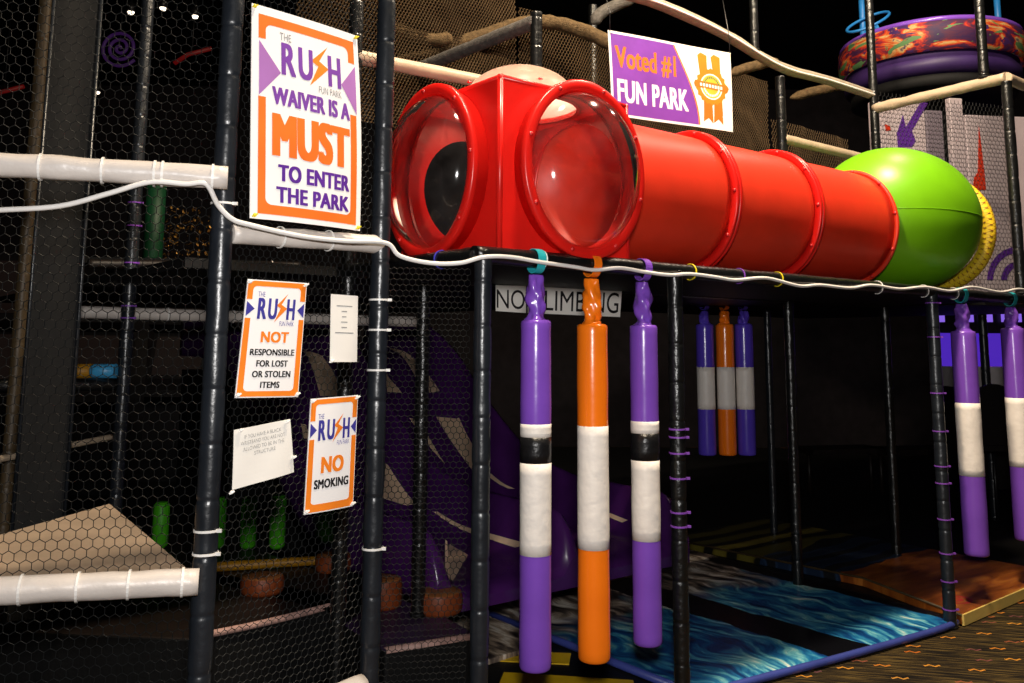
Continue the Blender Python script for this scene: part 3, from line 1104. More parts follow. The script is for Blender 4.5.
p = on_front(536)
f = fr(p, (320, 424, 437, 463, 555, 671))
bag('purple bag with a black and a white band, leftmost of the three front hanging bags', p, zpix(320, p.x, p.y), zpix(669, p.x, p.y), 0.0605, None,
    [(0, 'purple'), (f[1], 'bag_white'), (f[2], 'black_tape'), (f[3], 'bag_white'), (f[4], 'purple')], 'purple', 'tie_teal', seed=1)
p = on_front(592)
f = fr(p, (324, 426, 549, 662))
bag('bright orange bag with one wide white band in the front row', p, zpix(324, p.x, p.y), zpix(660, p.x, p.y), 0.064, None,
    [(0, 'orange'), (f[1], 'bag_white'), (f[2], 'orange')], 'orange', 'orange', seed=2)
p = on_front(643)
f = fr(p, (325, 421, 433, 460, 540, 645))
bag('purple bag with taped frayed bottom, rightmost of the three front hanging bags', p, zpix(325, p.x, p.y), zpix(644, p.x, p.y), 0.0605, None,
    [(0, 'purple'), (f[1], 'bag_white'), (f[2], 'black_tape'), (f[3], 'bag_white'), (f[4], 'purple')], 'purple', 'purple', seed=3)
p = on_front(961)
f = fr(p, (331, 403, 476, 556))
bag('purple bag with a single white band beside the far blue mat corner post', p, zpix(331, p.x, p.y), zpix(555, p.x, p.y), 0.073, None,
    [(0, 'purple'), (f[1], 'bag_white'), (f[2], 'purple')], 'purple', 'tie_teal', seed=4)
p = on_front(1010)
f = fr(p, (328, 398, 467, 541))
bag('purple bag with a white band cut by the right edge of the photo', p, zpix(328, p.x, p.y), zpix(540, p.x, p.y), 0.073, None,
    [(0, 'purple'), (f[1], 'bag_white'), (f[2], 'purple')], 'purple', 'tie_teal', seed=5)
for px, m_, lb, sd in ((705, 'purple_blue', 'dim blue-violet bag with white band, left of the orange one in the rear trio', 6), (725, 'orange', 'dim orange bag with a white band, middle of the rear trio', 7), (744, 'purple_blue', 'dim blue-violet bag with white band, right of the orange one in the rear trio', 8)):
    p = at(px, 345, 7.2)
    p.z = 0
    tp_, b1, b2, bt = (324, 367, 409, 455)
    f = fr(p, (tp_, b1, b2, bt))
    bag(lb, p, zpix(tp_, p.x, p.y), zpix(bt, p.x, p.y), 0.069, None, [(0, m_), (f[1], 'bag_white'), (f[2], m_)], m_, m_, group='rear hanging bags', beam_z=1.97, seed=sd)
ra, rb_ = at(690, 345, 7.2), at(762, 345, 7.2)
rail('padded_beam', 'short dark beam that carries the rear trio of bags', Vector((ra.x, ra.y, 1.97)), Vector((rb_.x, rb_.y, 1.97)), 0.034, 'black_vinyl_old', seed=33)

# ------------------------------------------------------------------ white cable
near = -V * 0.045
cp = [at(-60, 213, 2.66), at(0, 210, 2.68), at(60, 206, 2.7), at(110, 193, 2.72), at(150, 182, 2.74), at(185, 184, 2.77), at(206, 184, 2.79), at(218, 205, 2.83), at(232, 219, 2.86), at(250, 225, 2.9),
      at(300, 236, 3.03), at(345, 241, 3.15), at(386, 243, 3.27), at(400, 256, 3.3), at(430, 263, 3.34), at(460, 263, 3.36)]
cp += [onp(484, 257, P0 + near, U)]
for px, py in ((510, 259), (540, 264), (575, 269), (595, 272), (620, 270), (645, 274), (670, 277), (690, 276), (715, 279), (735, 282), (758, 280), (772, 281), (800, 288), (820, 287), (850, 290), (872, 287), (900, 291), (925, 289), (950, 293), (972, 289), (1000, 294), (1020, 291), (1040, 296)):
    cp.append(onp(px, py - 2, P0 + near, U))
cp = catmull(cp, 6)
tag(MB().tube(cp, 0.0085, 8).build('cable', 'cable', origin=cp[0]), 'thin white cable swagged from the left rail along the black beam', 'cable')

# ------------------------------------------------------------------ signs


_dg_tmp = []


def text_mesh(s, bold=0.0, spacing=1.0, shear=0.0):
    cu = bpy.data.curves.new('t', 'FONT')
    cu.body = s
    cu.size = 1
    cu.offset = bold
    cu.space_character = spacing
    cu.shear = shear
    cu.resolution_u = 5
    ob = bpy.data.objects.new('t', cu)
    COL.objects.link(ob)
    bpy.context.view_layer.update()
    me = bpy.data.meshes.new_from_object(ob.evaluated_get(bpy.context.evaluated_depsgraph_get()))
    vs = [v.co.copy() for v in me.vertices]
    fs = [list(p.vertices) for p in me.polygons]
    bpy.data.objects.remove(ob)
    bpy.data.curves.remove(cu)
    bpy.data.meshes.remove(me)
    x0, x1 = min(v.x for v in vs), max(v.x for v in vs)
    y0, y1 = min(v.y for v in vs), max(v.y for v in vs)
    return [((v.x - x0) / (x1 - x0), (v.y - y0) / (y1 - y0)) for v in vs], fs


class Sign:
    def __init__(self, name, label, cat, quad, bulge=0.0, m='sign_white', thick=0.004, side=0.0, ripple=0.0, group=None):
        self.q = [Vector(p) for p in quad]       # tl tr br bl
        self.n = (self.q[1] - self.q[0]).cross(self.q[3] - self.q[0]).normalized()
        if self.n.dot(EYE - self.q[0]) < 0:
            self.n = -self.n
        self.bulge, self.side, self.ripple = bulge, side, ripple
        self.t = thing(name, label, cat, (self.q[3] + self.q[2]) / 2, 0, group)
        N = 12
        vs, fs = [], []
        for k in (0, 1):
            for i in range(N + 1):
                for j in range(N + 1):
                    vs.append(self.map(i / N, j / N, -thick * k))
        o = (N + 1) ** 2
        for i in range(N):
            for j in range(N):
                a = i * (N + 1) + j
                fs.append([a, a + 1, a + N + 2, a + N + 1])
                fs.append([o + a, o + a + N + 1, o + a + N + 2, o + a + 1])
        for i in range(N):
            for (a, c) in ((i, i + 1), (N * (N + 1) + i, N * (N + 1) + i + 1)):
                fs.append([a, c, o + c, o + a])
            for (a, c) in ((i * (N + 1), (i + 1) * (N + 1)), (i * (N + 1) + N, (i + 1) * (N + 1) + N)):
                fs.append([a, c, o + c, o + a])
        mb = MB()
        mb.add(vs, fs, False)
        mb.build('panel', m, self.t)

    def map(self, u, v, hgt=0.0):
        a = self.q[0].lerp(self.q[1], u)
        c = self.q[3].lerp(self.q[2], u)
        p = a.lerp(c, v)
        w = self.bulge * 4 * u * (1 - u) * (0.4 + 0.6 * v) + self.ripple * math.sin(u * 7 + v * 2.5)
        sd = self.side * math.sin(PI * v) * u
        return p + self.n * (w + hgt) + (self.q[1] - self.q[0]).normalized() * sd

    def flat(self, part, vs, fs, m, layer=1, per=0):
        bm = bmesh.new()
        bv = [bm.verts.new((x, y, (i // per) * 0.00002 if per else 0)) for i, (x, y) in enumerate(vs)]
        for f_ in fs:
            try:
                bm.faces.new([bv[i] for i in f_])
            except ValueError:
                pass
        for k in range(1, 12):
            bmesh.ops.bisect_plane(bm, geom=bm.verts[:] + bm.edges[:] + bm.faces[:], plane_co=(k / 12, 0, 0), plane_no=(1, 0, 0))
            bmesh.ops.bisect_plane(bm, geom=bm.verts[:] + bm.edges[:] + bm.faces[:], plane_co=(0, k / 12, 0), plane_no=(0, 1, 0))
        bm.verts.index_update()
        mb = MB()
        mb.add([self.map(v.co.x, v.co.y, 0.00035 * layer + 0.0003 + v.co.z) for v in bm.verts], [[v.index for v in f_.verts] for f_ in bm.faces], False)
        bm.free()
        return mb.build(part, m, self.t)

    def poly(self, part, pts, m, layer=1):
        return self.flat(part, pts, [list(range(len(pts)))], m, layer)

    def text(self, s, u0, v0, u1, v1, m, bold=0.0, layer=2, part='lettering', spacing=1.0, shear=0.0):
        """bold: share of the letter height that every stroke gains"""
        asp = (self.q[3] - self.q[0]).length / (self.q[1] - self.q[0]).length
        spacing = spacing + bold * 1.2
        vs, fs = text_mesh(s, 0.0, spacing, shear)
        du = bold * (v1 - v0) * asp
        dv = bold * (v1 - v0) * 0.5
        V_, F_ = [], []
        k = 3 if bold < 0.05 else 7
        shifts = [(0, 0)] if bold <= 0 else [(2 * i / (k - 1) - 1, 2 * j / 1 - 1) for i in range(k) for j in (0, 1)]
        for n_, (a, c) in enumerate(shifts):
            o = len(V_)
            V_ += [(u0 + du + x * (u1 - u0 - 2 * du) + a * du, v1 - dv - y * (v1 - v0 - 2 * dv) + c * dv) for x, y in vs]
            F_ += [[i + o for i in f_] for f_ in fs]
        return self.flat(part, V_, F_, m, layer, per=len(vs))

    def frame(self, m, outer, inner, rad, gaps=(), layer=1):
        """printed border: outer rect minus rounded inner rect; gaps: (side, v0, v1) cut out"""
        (a, c, d, e), (i, j, k, l) = outer, inner       # u0 v0 u1 v1
        asp = (self.q[1] - self.q[0]).length / (self.q[3] - self.q[0]).length
        ru, rv = rad, rad * asp
        vs, fs = [], []

        def quad(p):
            o = len(vs)
            vs.extend(p)
            fs.append(list(range(o, o + len(p))))
        quad([(i + ru, c), (k - ru, c), (k - ru, j), (i + ru, j)])
        quad([(i + ru, l), (k - ru, l), (k - ru, e), (i + ru, e)])
        for sd, (x0, x1) in (('l', (a, i)), ('r', (k, d))):
            cuts = [(j + rv, l - rv)]
            for (gs, g0, g1) in gaps:
                if gs == sd:
                    cuts = [(j + rv, g0), (g1, l - rv)]
            for (y0, y1) in cuts:
                sl = 0.0
                quad([(x0, y0), (x1, y0), (x1, y1), (x0, y1)])
        n = 6
        for (cx, cy, ox, oy, s1, s2) in ((i + ru, j + rv, a, c, -1, -1), (k - ru, j + rv, d, c, 1, -1), (k - ru, l - rv, d, e, 1, 1), (i + ru, l - rv, a, e, -1, 1)):
            arc = [(cx + s1 * ru * math.cos(PI / 2 * q_ / n), cy + s2 * rv * math.sin(PI / 2 * q_ / n)) for q_ in range(n + 1)]
            pts = [(ox, cy)] + arc + [(cx, oy), (ox, oy)]
            # fan to keep it simple
            o = len(vs)
            vs.extend(pts)
            last = len(pts) - 1
            for q_ in range(last - 1):
                fs.append([o + last, o + q_, o + q_ + 1])
        self.flat('border', vs, fs, m, layer)

    def grommet(self, u, v, m='tie_white', size=0.007):
        p = self.map(u, v, 0.002)
        mb = MB()
        mb.lathe([(0.0015, 0.0), (size * 0.8, 0.0), (size, 0.003), (size * 0.7, 0.006), (0.0015, 0.006)], p, self.n, 12)
        mb.box(p + self.n * 0.004, Vector((0.8, 0.4, 0.5)).normalized() * size * 1.4, self.n * 0.002, Vector((-0.5, 0, 0.8)).normalized() * 0.0025)
        mb.build('corner_tie', m, self.t)


NP2 = PL + Vector((0.02, -0.052, 0))


def s2(*pix):
    return [onp(px, py, NP2, D2) for px, py in pix]


def logo(s, u0, v0, u1, v1, m, small, bolt):
    """THE / R U bolt H / FUN PARK"""
    w, hh = u1 - u0, v1 - v0

    def X(a):
        return u0 + w * a

    def Y(a):
        return v0 + hh * a
    s.text('THE', X(-0.02), Y(-0.30), X(0.16), Y(-0.06), small, 0.0)
    s.text('R', X(0.0), Y(0), X(0.23), Y(1), m, 0.035)
    s.text('U', X(0.27), Y(0), X(0.51), Y(1), m, 0.035)
    s.text('H', X(0.77), Y(0), X(1.0), Y(1), m, 0.035)
    s.poly('bolt_emblem', [(X(0.77), Y(-0.24)), (X(0.47), Y(0.30)), (X(0.60), Y(0.48)), (X(0.47), Y(1.10))][::-1] + [], bolt, 2) if False else None
    vs = [(X(0.78), Y(-0.26)), (X(0.48), Y(0.34)), (X(0.60), Y(0.46)), (X(0.45), Y(1.14)), (X(0.78), Y(0.46)), (X(0.62), Y(0.28))]
    s.flat('bolt_emblem', vs, [[0, 1, 2, 5], [2, 3, 4, 5]], bolt, 2)
    s.text('FUN PARK', X(0.60), Y(1.08), X(1.0), Y(1.30), small, 0.0)


w = Sign('wall_sign', 'large white sign with purple and orange lettering about a waiver, topmost on the net', 'sign', s2((252, 3), (357, 36), (360, 231), (250, 218)), bulge=0.02, side=0.012)
w.frame('p_orange_deep', (0.055, 0.04, 0.95, 0.975), (0.115, 0.082, 0.885, 0.93), 0.05, [('l', 0.155, 0.43), ('r', 0.155, 0.42)])
w.poly('arrow', [(0.06, 0.165), (0.24, 0.30), (0.06, 0.425)], 'p_lilac', 2)
w.poly('arrow', [(0.955, 0.165), (0.80, 0.28), (0.955, 0.415)], 'p_lilac', 2)
logo(w, 0.245, 0.150, 0.80, 0.305, 'p_purple', 'p_grey', 'p_orange')
w.text('WAIVER IS A', 0.165, 0.370, 0.88, 0.455, 'p_purple', 0.05)
w.text('MUST', 0.165, 0.495, 0.875, 0.70, 'p_orange_deep', 0.06)
w.text('TO ENTER', 0.215, 0.735, 0.87, 0.815, 'p_violet', 0.055)
w.text('THE PARK', 0.20, 0.84, 0.868, 0.915, 'p_violet', 0.055)
for uv in ((0.02, 0.012), (0.98, 0.012), (0.03, 0.985), (0.97, 0.985)):
    w.grommet(*uv, m='tie_yellow')

w = Sign('wall_sign', 'orange-edged sign about lost or stolen items, upper of the two small signs', 'sign', s2((248, 279), (307, 283), (298, 397), (235, 398)), bulge=0.006)
w.frame('p_orange', (0.012, 0.01, 0.988, 0.99), (0.10, 0.055, 0.90, 0.945), 0.06, [('l', 0.17, 0.33), ('r', 0.17, 0.33)])
w.poly('arrow', [(0.02, 0.185), (0.15, 0.25), (0.02, 0.315)], 'p_blue', 2)
w.poly('arrow', [(0.98, 0.185), (0.86, 0.25), (0.98, 0.315)], 'p_blue', 2)
logo(w, 0.20, 0.155, 0.82, 0.335, 'p_blue', 'p_blue', 'p_orange')
w.text('NOT', 0.29, 0.44, 0.75, 0.535, 'p_orange', 0.06)
w.text('RESPONSIBLE', 0.145, 0.59, 0.868, 0.645, 'p_black', 0.05)
w.text('FOR LOST', 0.26, 0.685, 0.77, 0.74, 'p_black', 0.05)
w.text('OR STOLEN', 0.21, 0.775, 0.83, 0.83, 'p_black', 0.05)
w.text('ITEMS', 0.35, 0.865, 0.66, 0.92, 'p_black', 0.05)
for uv in ((0.03, 0.02), (0.97, 0.02), (0.03, 0.975), (0.97, 0.975)):
    w.grommet(*uv)

w = Sign('wall_sign', 'orange-edged sign about smoking, lower of the two small signs beside the post', 'sign', s2((311, 399), (358, 395), (353, 506), (304, 515)), bulge=0.006)
w.frame('p_orange', (0.012, 0.01, 0.988, 0.99), (0.11, 0.055, 0.89, 0.925), 0.06, [('l', 0.20, 0.36), ('r', 0.20, 0.36)])
w.poly('arrow', [(0.02, 0.215), (0.15, 0.28), (0.02, 0.345)], 'p_blue', 2)
w.poly('arrow', [(0.98, 0.215), (0.86, 0.28), (0.98, 0.345)], 'p_blue', 2)
logo(w, 0.18, 0.195, 0.84, 0.375, 'p_blue', 'p_blue', 'p_orange')
w.text('NO', 0.27, 0.52, 0.74, 0.665, 'p_orange', 0.06)
w.text('SMOKING', 0.15, 0.715, 0.86, 0.795, 'p_black', 0.05)
for uv in ((0.03, 0.02), (0.97, 0.02), (0.03, 0.975), (0.97, 0.975)):
    w.grommet(*uv)

w = Sign('paper_notice', 'small plain pale note with tiny lines of print beside the lost items sign', 'notice', s2((331, 294), (358, 296), (357, 362), (330, 362)), m='paper', thick=0.002, bulge=0.004)
for k, (a, c) in enumerate(((0.2, 0.78), (0.38, 0.58), (0.4, 0.56), (0.36, 0.6), (0.38, 0.58), (0.16, 0.84))):
    v = 0.16 + k * 0.08
    w.poly('print_line', [(a, v), (c, v), (c, v + 0.014), (a, v + 0.014)], 'p_grey', 1)
w.grommet(0.03, 0.985)

w = Sign('paper_notice', 'crooked white sheet with lines of small print, below the lost items sign', 'notice', s2((234, 430), (290, 419), (294, 472), (232, 490)), m='paper', thick=0.002, bulge=0.006, ripple=0.002)
for i, (a, c, s_) in enumerate(((0.17, 0.82, 'IF YOU HAVE A BLACK'), (0.11, 0.88, 'WRISTBAND YOU ARE NOT'), (0.15, 0.86, 'ALLOWED TO BE IN THE'), (0.34, 0.70, 'STRUCTURE'))):
    w.text(s_, a, 0.12 + i * 0.105, c, 0.185 + i * 0.105, 'p_grey', 0.0)
for uv in ((0.10, 0.02), (0.93, 0.03), (-0.02, 1.03), (1.0, 0.72)):
    w.grommet(*uv, size=0.006)

# banner above the tunnel
qq = Q1 + V * -0.06
w = Sign('banner', 'purple and white award banner with an orange rosette above the tunnel', 'banner', [onp(608, 30, qq, U), onp(730, 53, qq, U), onp(733, 132, qq, U), onp(612, 115, qq, U)], bulge=0.0, ripple=0.004)
pv = [(0.015, 0.03)] + [(0.50 + 0.19 * math.sin(PI / 2 * (i / 10)), 0.03 + 0.94 * i / 10) for i in range(11)] + [(0.015, 0.97)]
w.poly('purple_field', pv, 'p_banner', 1)
ov = [(0.50 + 0.19 * math.sin(PI / 2 * (i / 10)), 0.03 + 0.94 * i / 10) for i in range(11)]
vs = ov + [(x + 0.012, y) for x, y in ov]
w.flat('field_edge', vs, [[i, i + 1, 12 + i, 11 + i] for i in range(10)], 'p_orange', 1)
w.text('Voted #1', 0.04, 0.17, 0.52, 0.45, 'p_orange_deep', 0.036)
w.text('FUN PARK', 0.045, 0.56, 0.61, 0.83, 'sign_white', 0.04)
for u_ in (0.01, 0.99):
    MB().tube([w.map(u_, 0.02, 0.004), w.map(u_, 0.02, 0.004) + UP * 0.12, w.map(u_, -0.9 if u_ > 0.5 else -0.65, -0.05)], 0.0025, 6).build('hanging_cord', 'black_tape', w.t)
# rosette
rc, rvx, rvy = (0.815, 0.475), 0.132, 0.155
for (a, c, d, e) in ((0.705, 0.06, 0.785, 0.33), (0.82, 0.06, 0.90, 0.33)):
    w.poly('ribbon', [(a, c + 0.04), (a + 0.028, c), (d, c + 0.03), (d, e), (a + 0.015, e)], 'p_orange', 2)
for (a, d) in ((0.735, 0.815), (0.825, 0.905)):
    w.flat('ribbon', [(a + 0.01, 0.60), (d, 0.60), (d + 0.004, 0.93), ((a + d) / 2 + 0.003, 0.87), (a, 0.92)], [[0, 1, 3], [1, 2, 3], [0, 3, 4]], 'p_orange_deep', 2)
n = 36
pts = [(rc[0] + rvx * (1.05 if i % 2 else 0.95) * math.cos(2 * PI * i / n), rc[1] + rvy * 1.45 * (1.05 if i % 2 else 0.95) * math.sin(2 * PI * i / n)) for i in range(n)]
w.flat('rosette', [rc] + pts, [[0, 1 + i, 1 + (i + 1) % n] for i in range(n)], 'p_orange', 3)


def disc(k, m, layer, part='rosette_disc'):
    pts = [(rc[0] + rvx * k * math.cos(2 * PI * i / n), rc[1] + rvy * 1.45 * k * math.sin(2 * PI * i / n)) for i in range(n)]
    w.flat(part, [rc] + pts, [[0, 1 + i, 1 + (i + 1) % n] for i in range(n)], m, layer)


disc(0.72, 'sign_white', 4)
disc(0.64, 'p_yellow', 5)
for a in range(20, 161, 14):
    for sg, m_ in ((-1, 'p_green'), (1, 'sign_white')):
        x, y = rc[0] + rvx * 0.5 * math.cos(math.radians(a)), rc[1] + sg * rvy * 1.45 * 0.5 * math.sin(math.radians(a))
        w.poly('rosette_mark', [(x - 0.006, y - 0.014), (x + 0.006, y - 0.014), (x + 0.006, y + 0.014), (x - 0.006, y + 0.014)], m_, 6)
w.poly('rosette_strip', [(0.675, 0.415), (0.955, 0.435), (0.97, 0.47), (0.955, 0.52), (0.675, 0.50), (0.665, 0.455)], 'p_orange_deep', 6)
for k in range(8):
    x = 0.716 + k * 0.025
    w.poly('rosette_mark', [(x, 0.443 + k * 0.002), (x + 0.017, 0.443 + k * 0.002), (x + 0.017, 0.482 + k * 0.002), (x, 0.482 + k * 0.002)], 'sign_white', 7)
w.grommet(0.015, 0.02)
w.grommet(0.985, 0.02)

# climbing notice under the deck: two white cards
qn = Q1 + V * -0.05
w = Sign('card_notice', 'white card with two black letters under the deck, left of the longer card', 'notice', [onp(496, 285, qn, U), onp(526, 286, qn, U), onp(526, 313, qn, U), onp(496, 311, qn, U)], m='paper', thick=0.003)
w.text('NO', 0.02, 0.16, 0.95, 0.88, 'p_black', 0.0)
w = Sign('card_notice', 'long white card with black capitals hanging behind the front bags under the deck', 'notice', [onp(528, 286, qn, U), onp(622, 289, qn, U), onp(620, 317, qn, U), onp(528, 313, qn, U)], m='paper', thick=0.003)
w.text('CLIMBING', 0.01, 0.14, 0.97, 0.88, 'p_black', 0.0)

# ------------------------------------------------------------------ purple double slide
SB = Vector((1.03, 5.99, 0)) - U * 1.8       # near edge at the exit; s runs along U, t runs up along V
TZ = [(-0.10, 0.33), (0.0, 0.37), (0.5, 0.38), (1.0, 0.40), (1.5, 0.54), (2.0, 0.86), (2.5, 1.27), (3.0, 1.52), (3.5, 1.57), (4.0, 1.58)]


def slide_z(t):
    for (a, za), (c, zc) in zip(TZ[:-1], TZ[1:]):
        if t <= c:
            f_ = max(0, (t - a) / (c - a))
            i = TZ.index((a, za))
            m0 = (zc - TZ[max(i - 1, 0)][1]) / (c - TZ[max(i - 1, 0)][0]) if i > 0 else 0.3
            j = min(i + 2, len(TZ) - 1)
            m1 = (TZ[j][1] - za) / (TZ[j][0] - a)
            d_ = c - a
            h00, h10, h01, h11 = 2 * f_ ** 3 - 3 * f_ ** 2 + 1, f_ ** 3 - 2 * f_ ** 2 + f_, -2 * f_ ** 3 + 3 * f_ ** 2, f_ ** 3 - f_ ** 2
            return h00 * za + h10 * d_ * m0 + h01 * zc + h11 * d_ * m1
    return TZ[-1][1]


def sp(s, t, dz=0.0):
    p = SB + U * s + V * t
    return Vector((p.x, p.y, slide_z(t) + dz))


SP = [(-0.06, 0.0), (-0.06, 0.25), (-0.045, 0.30), (-0.02, 0.31), (0.005, 0.29), (0.03, 0.2), (0.07, 0.05), (0.15, 0), (0.72, 0), (0.80, 0.05), (0.84, 0.2), (0.865, 0.29), (0.89, 0.31), (0.915, 0.29), (0.94, 0.2), (0.98, 0.05), (1.06, 0), (1.65, 0), (1.73, 0.05), (1.77, 0.2), (1.795, 0.29), (1.82, 0.31), (1.845, 0.30), (1.86, 0.25), (1.86, 0.0), (1.86, -0.06), (-0.06, -0.06)]
sl = thing('slide', 'glossy purple double-lane slide with tan patches behind the net', 'slide', Vector((SB.x, SB.y, 0)), UANG)
vs, fs = [], []
ts = [-0.1 + 4.1 * i / 60 for i in range(61)]
n = len(SP)
for k, t_ in enumerate(ts):
    for (s, dz) in SP:
        kk = 1.0 if t_ > 0.12 else max(0.35, 1 - ((0.12 - t_) / 0.22) ** 2 * 0.65)
        vs.append(sp(s, t_, dz * kk if dz > 0 else dz))
for i in range(60):
    for j in range(n):
        fs.append([i * n + j, i * n + (j + 1) % n, (i + 1) * n + (j + 1) % n, (i + 1) * n + j])
b = MB()
b.add(vs, fs, True)
b.add(vs[:n], [list(range(n))], False)
b.add(vs[-n:], [list(range(n))[::-1]], False)
b.build('chute', 'purple_gloss', sl)
for q_ in (0.05, 0.9, 1.75):
    MB().slab([SB + U * (q_ - 0.04) + V * 0.75, SB + U * (q_ + 0.04) + V * 0.75, SB + U * (q_ + 0.04) + V * 1.2, SB + U * (q_ - 0.04) + V * 1.2], 0.045, 0.33).build('support', 'black_mat', sl)
b = MB()
b.slab([SB + U * -0.03 + V * 2.8, SB + U * 1.83 + V * 2.8, SB + U * 1.83 + V * 4.0, SB + U * -0.03 + V * 4.0], 0, 1.40)
b.build('tower', 'black_mat', sl)


def wall_dz(q_):
    for (a, za), (c, zc) in zip(SP[:-4], SP[1:-3]):
        if c > a and a <= q_ <= c:
            return za + (zc - za) * (q_ - a) / (c - a)
    return 0.0


def on_slide(px, py):
    """s, t of the chute point seen at a pixel"""
    d = ray(px, py)
    for i in range(900):
        k = (4.6 + i * 0.006) / d.y
        p = EYE + d * k
        r_ = p - SB
        q_, t_ = r_.dot(U), r_.dot(V)
        if -0.06 < q_ < 1.86 and -0.1 < t_ < 4 and p.z <= slide_z(t_) + wall_dz(q_):
            return q_, t_
    return None


def patch(pix, N=8):
    c_ = [on_slide(*p) for p in pix]
    if None in c_:
        return
    mb = MB()
    vs, fs = [], []
    for i in range(N + 1):
        for j in range(N + 1):
            u_, v_ = i / N, j / N
            q_ = (c_[0][0] * (1 - u_) + c_[1][0] * u_) * (1 - v_) + (c_[3][0] * (1 - u_) + c_[2][0] * u_) * v_
            t_ = (c_[0][1] * (1 - u_) + c_[1][1] * u_) * (1 - v_) + (c_[3][1] * (1 - u_) + c_[2][1] * u_) * v_
            vs.append(sp(q_, t_, wall_dz(q_) + 0.006))
    for i in range(N):
        for j in range(N):
            a = i * (N + 1) + j
            fs.append([a, a + 1, a + N + 2, a + N + 1])
    mb.add(vs, fs, True)
    mb.build('tan_patch', 'tan_print', sl)


for pix in ([(389, 349), (404, 352), (440, 392), (423, 395)], [(386, 374), (390, 380), (402, 394), (387, 393)], [(436, 418), (459, 419), (475, 450), (473, 472)],
            [(409, 419), (420, 421), (445, 465), (433, 452)], [(381, 462), (388, 466), (416, 505), (381, 499)], [(303, 352), (322, 357), (345, 396), (320, 397)],
            [(301, 425), (306, 426), (311, 441), (304, 440)], [(432, 512), (437, 513), (522, 545), (515, 549)], [(476, 468), (488, 472), (515, 490), (500, 486)],
            [(590, 512), (597, 511), (628, 522), (622, 526)], [(445, 546), (449, 545), (468, 556), (447, 557)]):
    patch(pix)

# ------------------------------------------------------------------ floor mats
tag(MB().slab([g(-6, 0.05), g(1.2, 0.05), g(1.42, 0.22), g(2.35, 0.12), g(3.3, 0.05), g(5.2, 0.05), g(10.5, 0.05), Vector((8.9, 14.9, 0)), Vector((-8.9, 14.9, 0)), Vector((-8.9, 0, 0))], 0.001, 0.006).build('floor_mat', 'black_mat', origin=g(-3.2, 0.05, 0.001), rotz=UANG), 'black rubber floor sheet under the whole play frame', 'mat')
mo = g(1.41, 0.15)
bm_ = thing('foam_mat', 'blue printed foam mat with streaks on the floor below the tunnel', 'mat', mo, UANG)
poly = [g(1.41, 0.20), g(1.9, 0.14), g(2.35, 0.085), g(2.9, 0.03), g(3.3, 0.0), g(3.48, 0.0), g(3.56, 0.06), g(3.68, 2.35), g(1.41, 2.35)]
MB().slab(poly, 0.007, 0.040).build('pad', 'blue_mat_print', bm_, bevel=0.006)
ed = [Vector((p.x, p.y, 0.030)) for p in [g(1.40, 2.3), g(1.40, 1.2), g(1.40, 0.19)]]
MB().tube(ed, [0.020] * 3, 10).build('piping', 'blue_edge', bm_)
ed = catmull([Vector((p.x, p.y, 0.026)) for p in [g(1.40, 0.185), g(1.9, 0.125), g(2.35, 0.07), g(2.9, 0.015), g(3.3, -0.015), g(3.5, -0.012)]], 6)
MB().tube(ed, [0.019 * (1 + 0.18 * noise.noise(Vector((i * 0.6, 0, 0)))) for i in range(len(ed))], 10).build('piping', 'blue_edge', bm_)
gm = thing('foam_mat', 'brown and pale streaked foam mat left of the blue mat, below the slide end', 'mat', g(0.8, 1.2), UANG)
MB().slab([g(0.78, 1.12), g(1.36, 1.16), g(1.36, 2.9), g(0.78, 2.9)], 0.007, 0.036).build('pad', 'streak_mat_print', gm, bevel=0.006)
om = thing('foam_mat', 'orange printed foam mat with a pale front edge at the far right', 'mat', g(3.6, 0.0), UANG)
MB().slab([g(3.53, -0.03), g(5.1, 0.03), g(5.1, 2.5), g(3.74, 2.5), g(3.86, 0.8)], 0.007, 0.07).build('pad', 'swirl_mat_print', om, bevel=0.008)
MB().box(g(4.315, -0.007, 0.038), (g(5.1, 0.03) - g(3.53, -0.03)) / 2, V * 0.006, UP * 0.031).build('front_edge', 'cream_edge', om)
MB().tube([g(3.53, -0.03, 0.064), g(3.86, 0.8, 0.064), g(3.74, 2.5, 0.064)], 0.008, 8).build('side_edge', 'worn_brown', om)


def strip(label, pix, z=0.0115):
    tag(MB().slab([atz(a, c, z) for a, c in pix], 0.0065, z).build('floor_marking', 'yellow_tape', origin=atz(*pix[0], 0.0065)), label, 'floor marking')


strip('narrow yellow floor strip behind the feet of the hanging bags', [(487, 650), (571, 653), (569, 664), (487, 660)])
strip('broad yellow floor strip at the bottom edge below the orange bag', [(504, 672), (633, 680), (640, 700), (492, 700)])
strip('yellow floor patch behind the net, left of the first front bag', [(452, 648), (476, 649), (470, 690), (432, 678)])

# ------------------------------------------------------------------ raised inner decks, stumps and foam
dp = thing('play_deck', 'low purple padded deck behind the net with stumps on it', 'deck', atz(385, 650, 0.0))
pl = [atz(385, 650, 0.3), atz(478, 634, 0.3), Vector((-0.36, 4.75, 0)), Vector((-0.66, 5.08, 0)), Vector((-0.80, 4.55, 0))]
MB().slab(pl, 0.007, 0.298, side_mi=1).build('deck_top', ['deck_purple', 'black_mat'], dp, bevel=0.012)
e0, e1 = atz(385, 652, 0.285), atz(478, 636, 0.285)
MB().tube([e0, e1], 0.020, 10).build('front_edge', 'deck_edge', dp)
db = thing('play_deck', 'dark brown padded deck behind the signs with a pale front edge', 'deck', atz(210, 634, 0.0))
pl = [atz(190, 638, 0.35), atz(345, 602, 0.35), Vector((-0.87, 4.62, 0)), Vector((-1.02, 5.3, 0)), Vector((-2.1, 6.4, 0)), Vector((-3.2, 6.2, 0)), Vector((-2.6, 4.3, 0))]
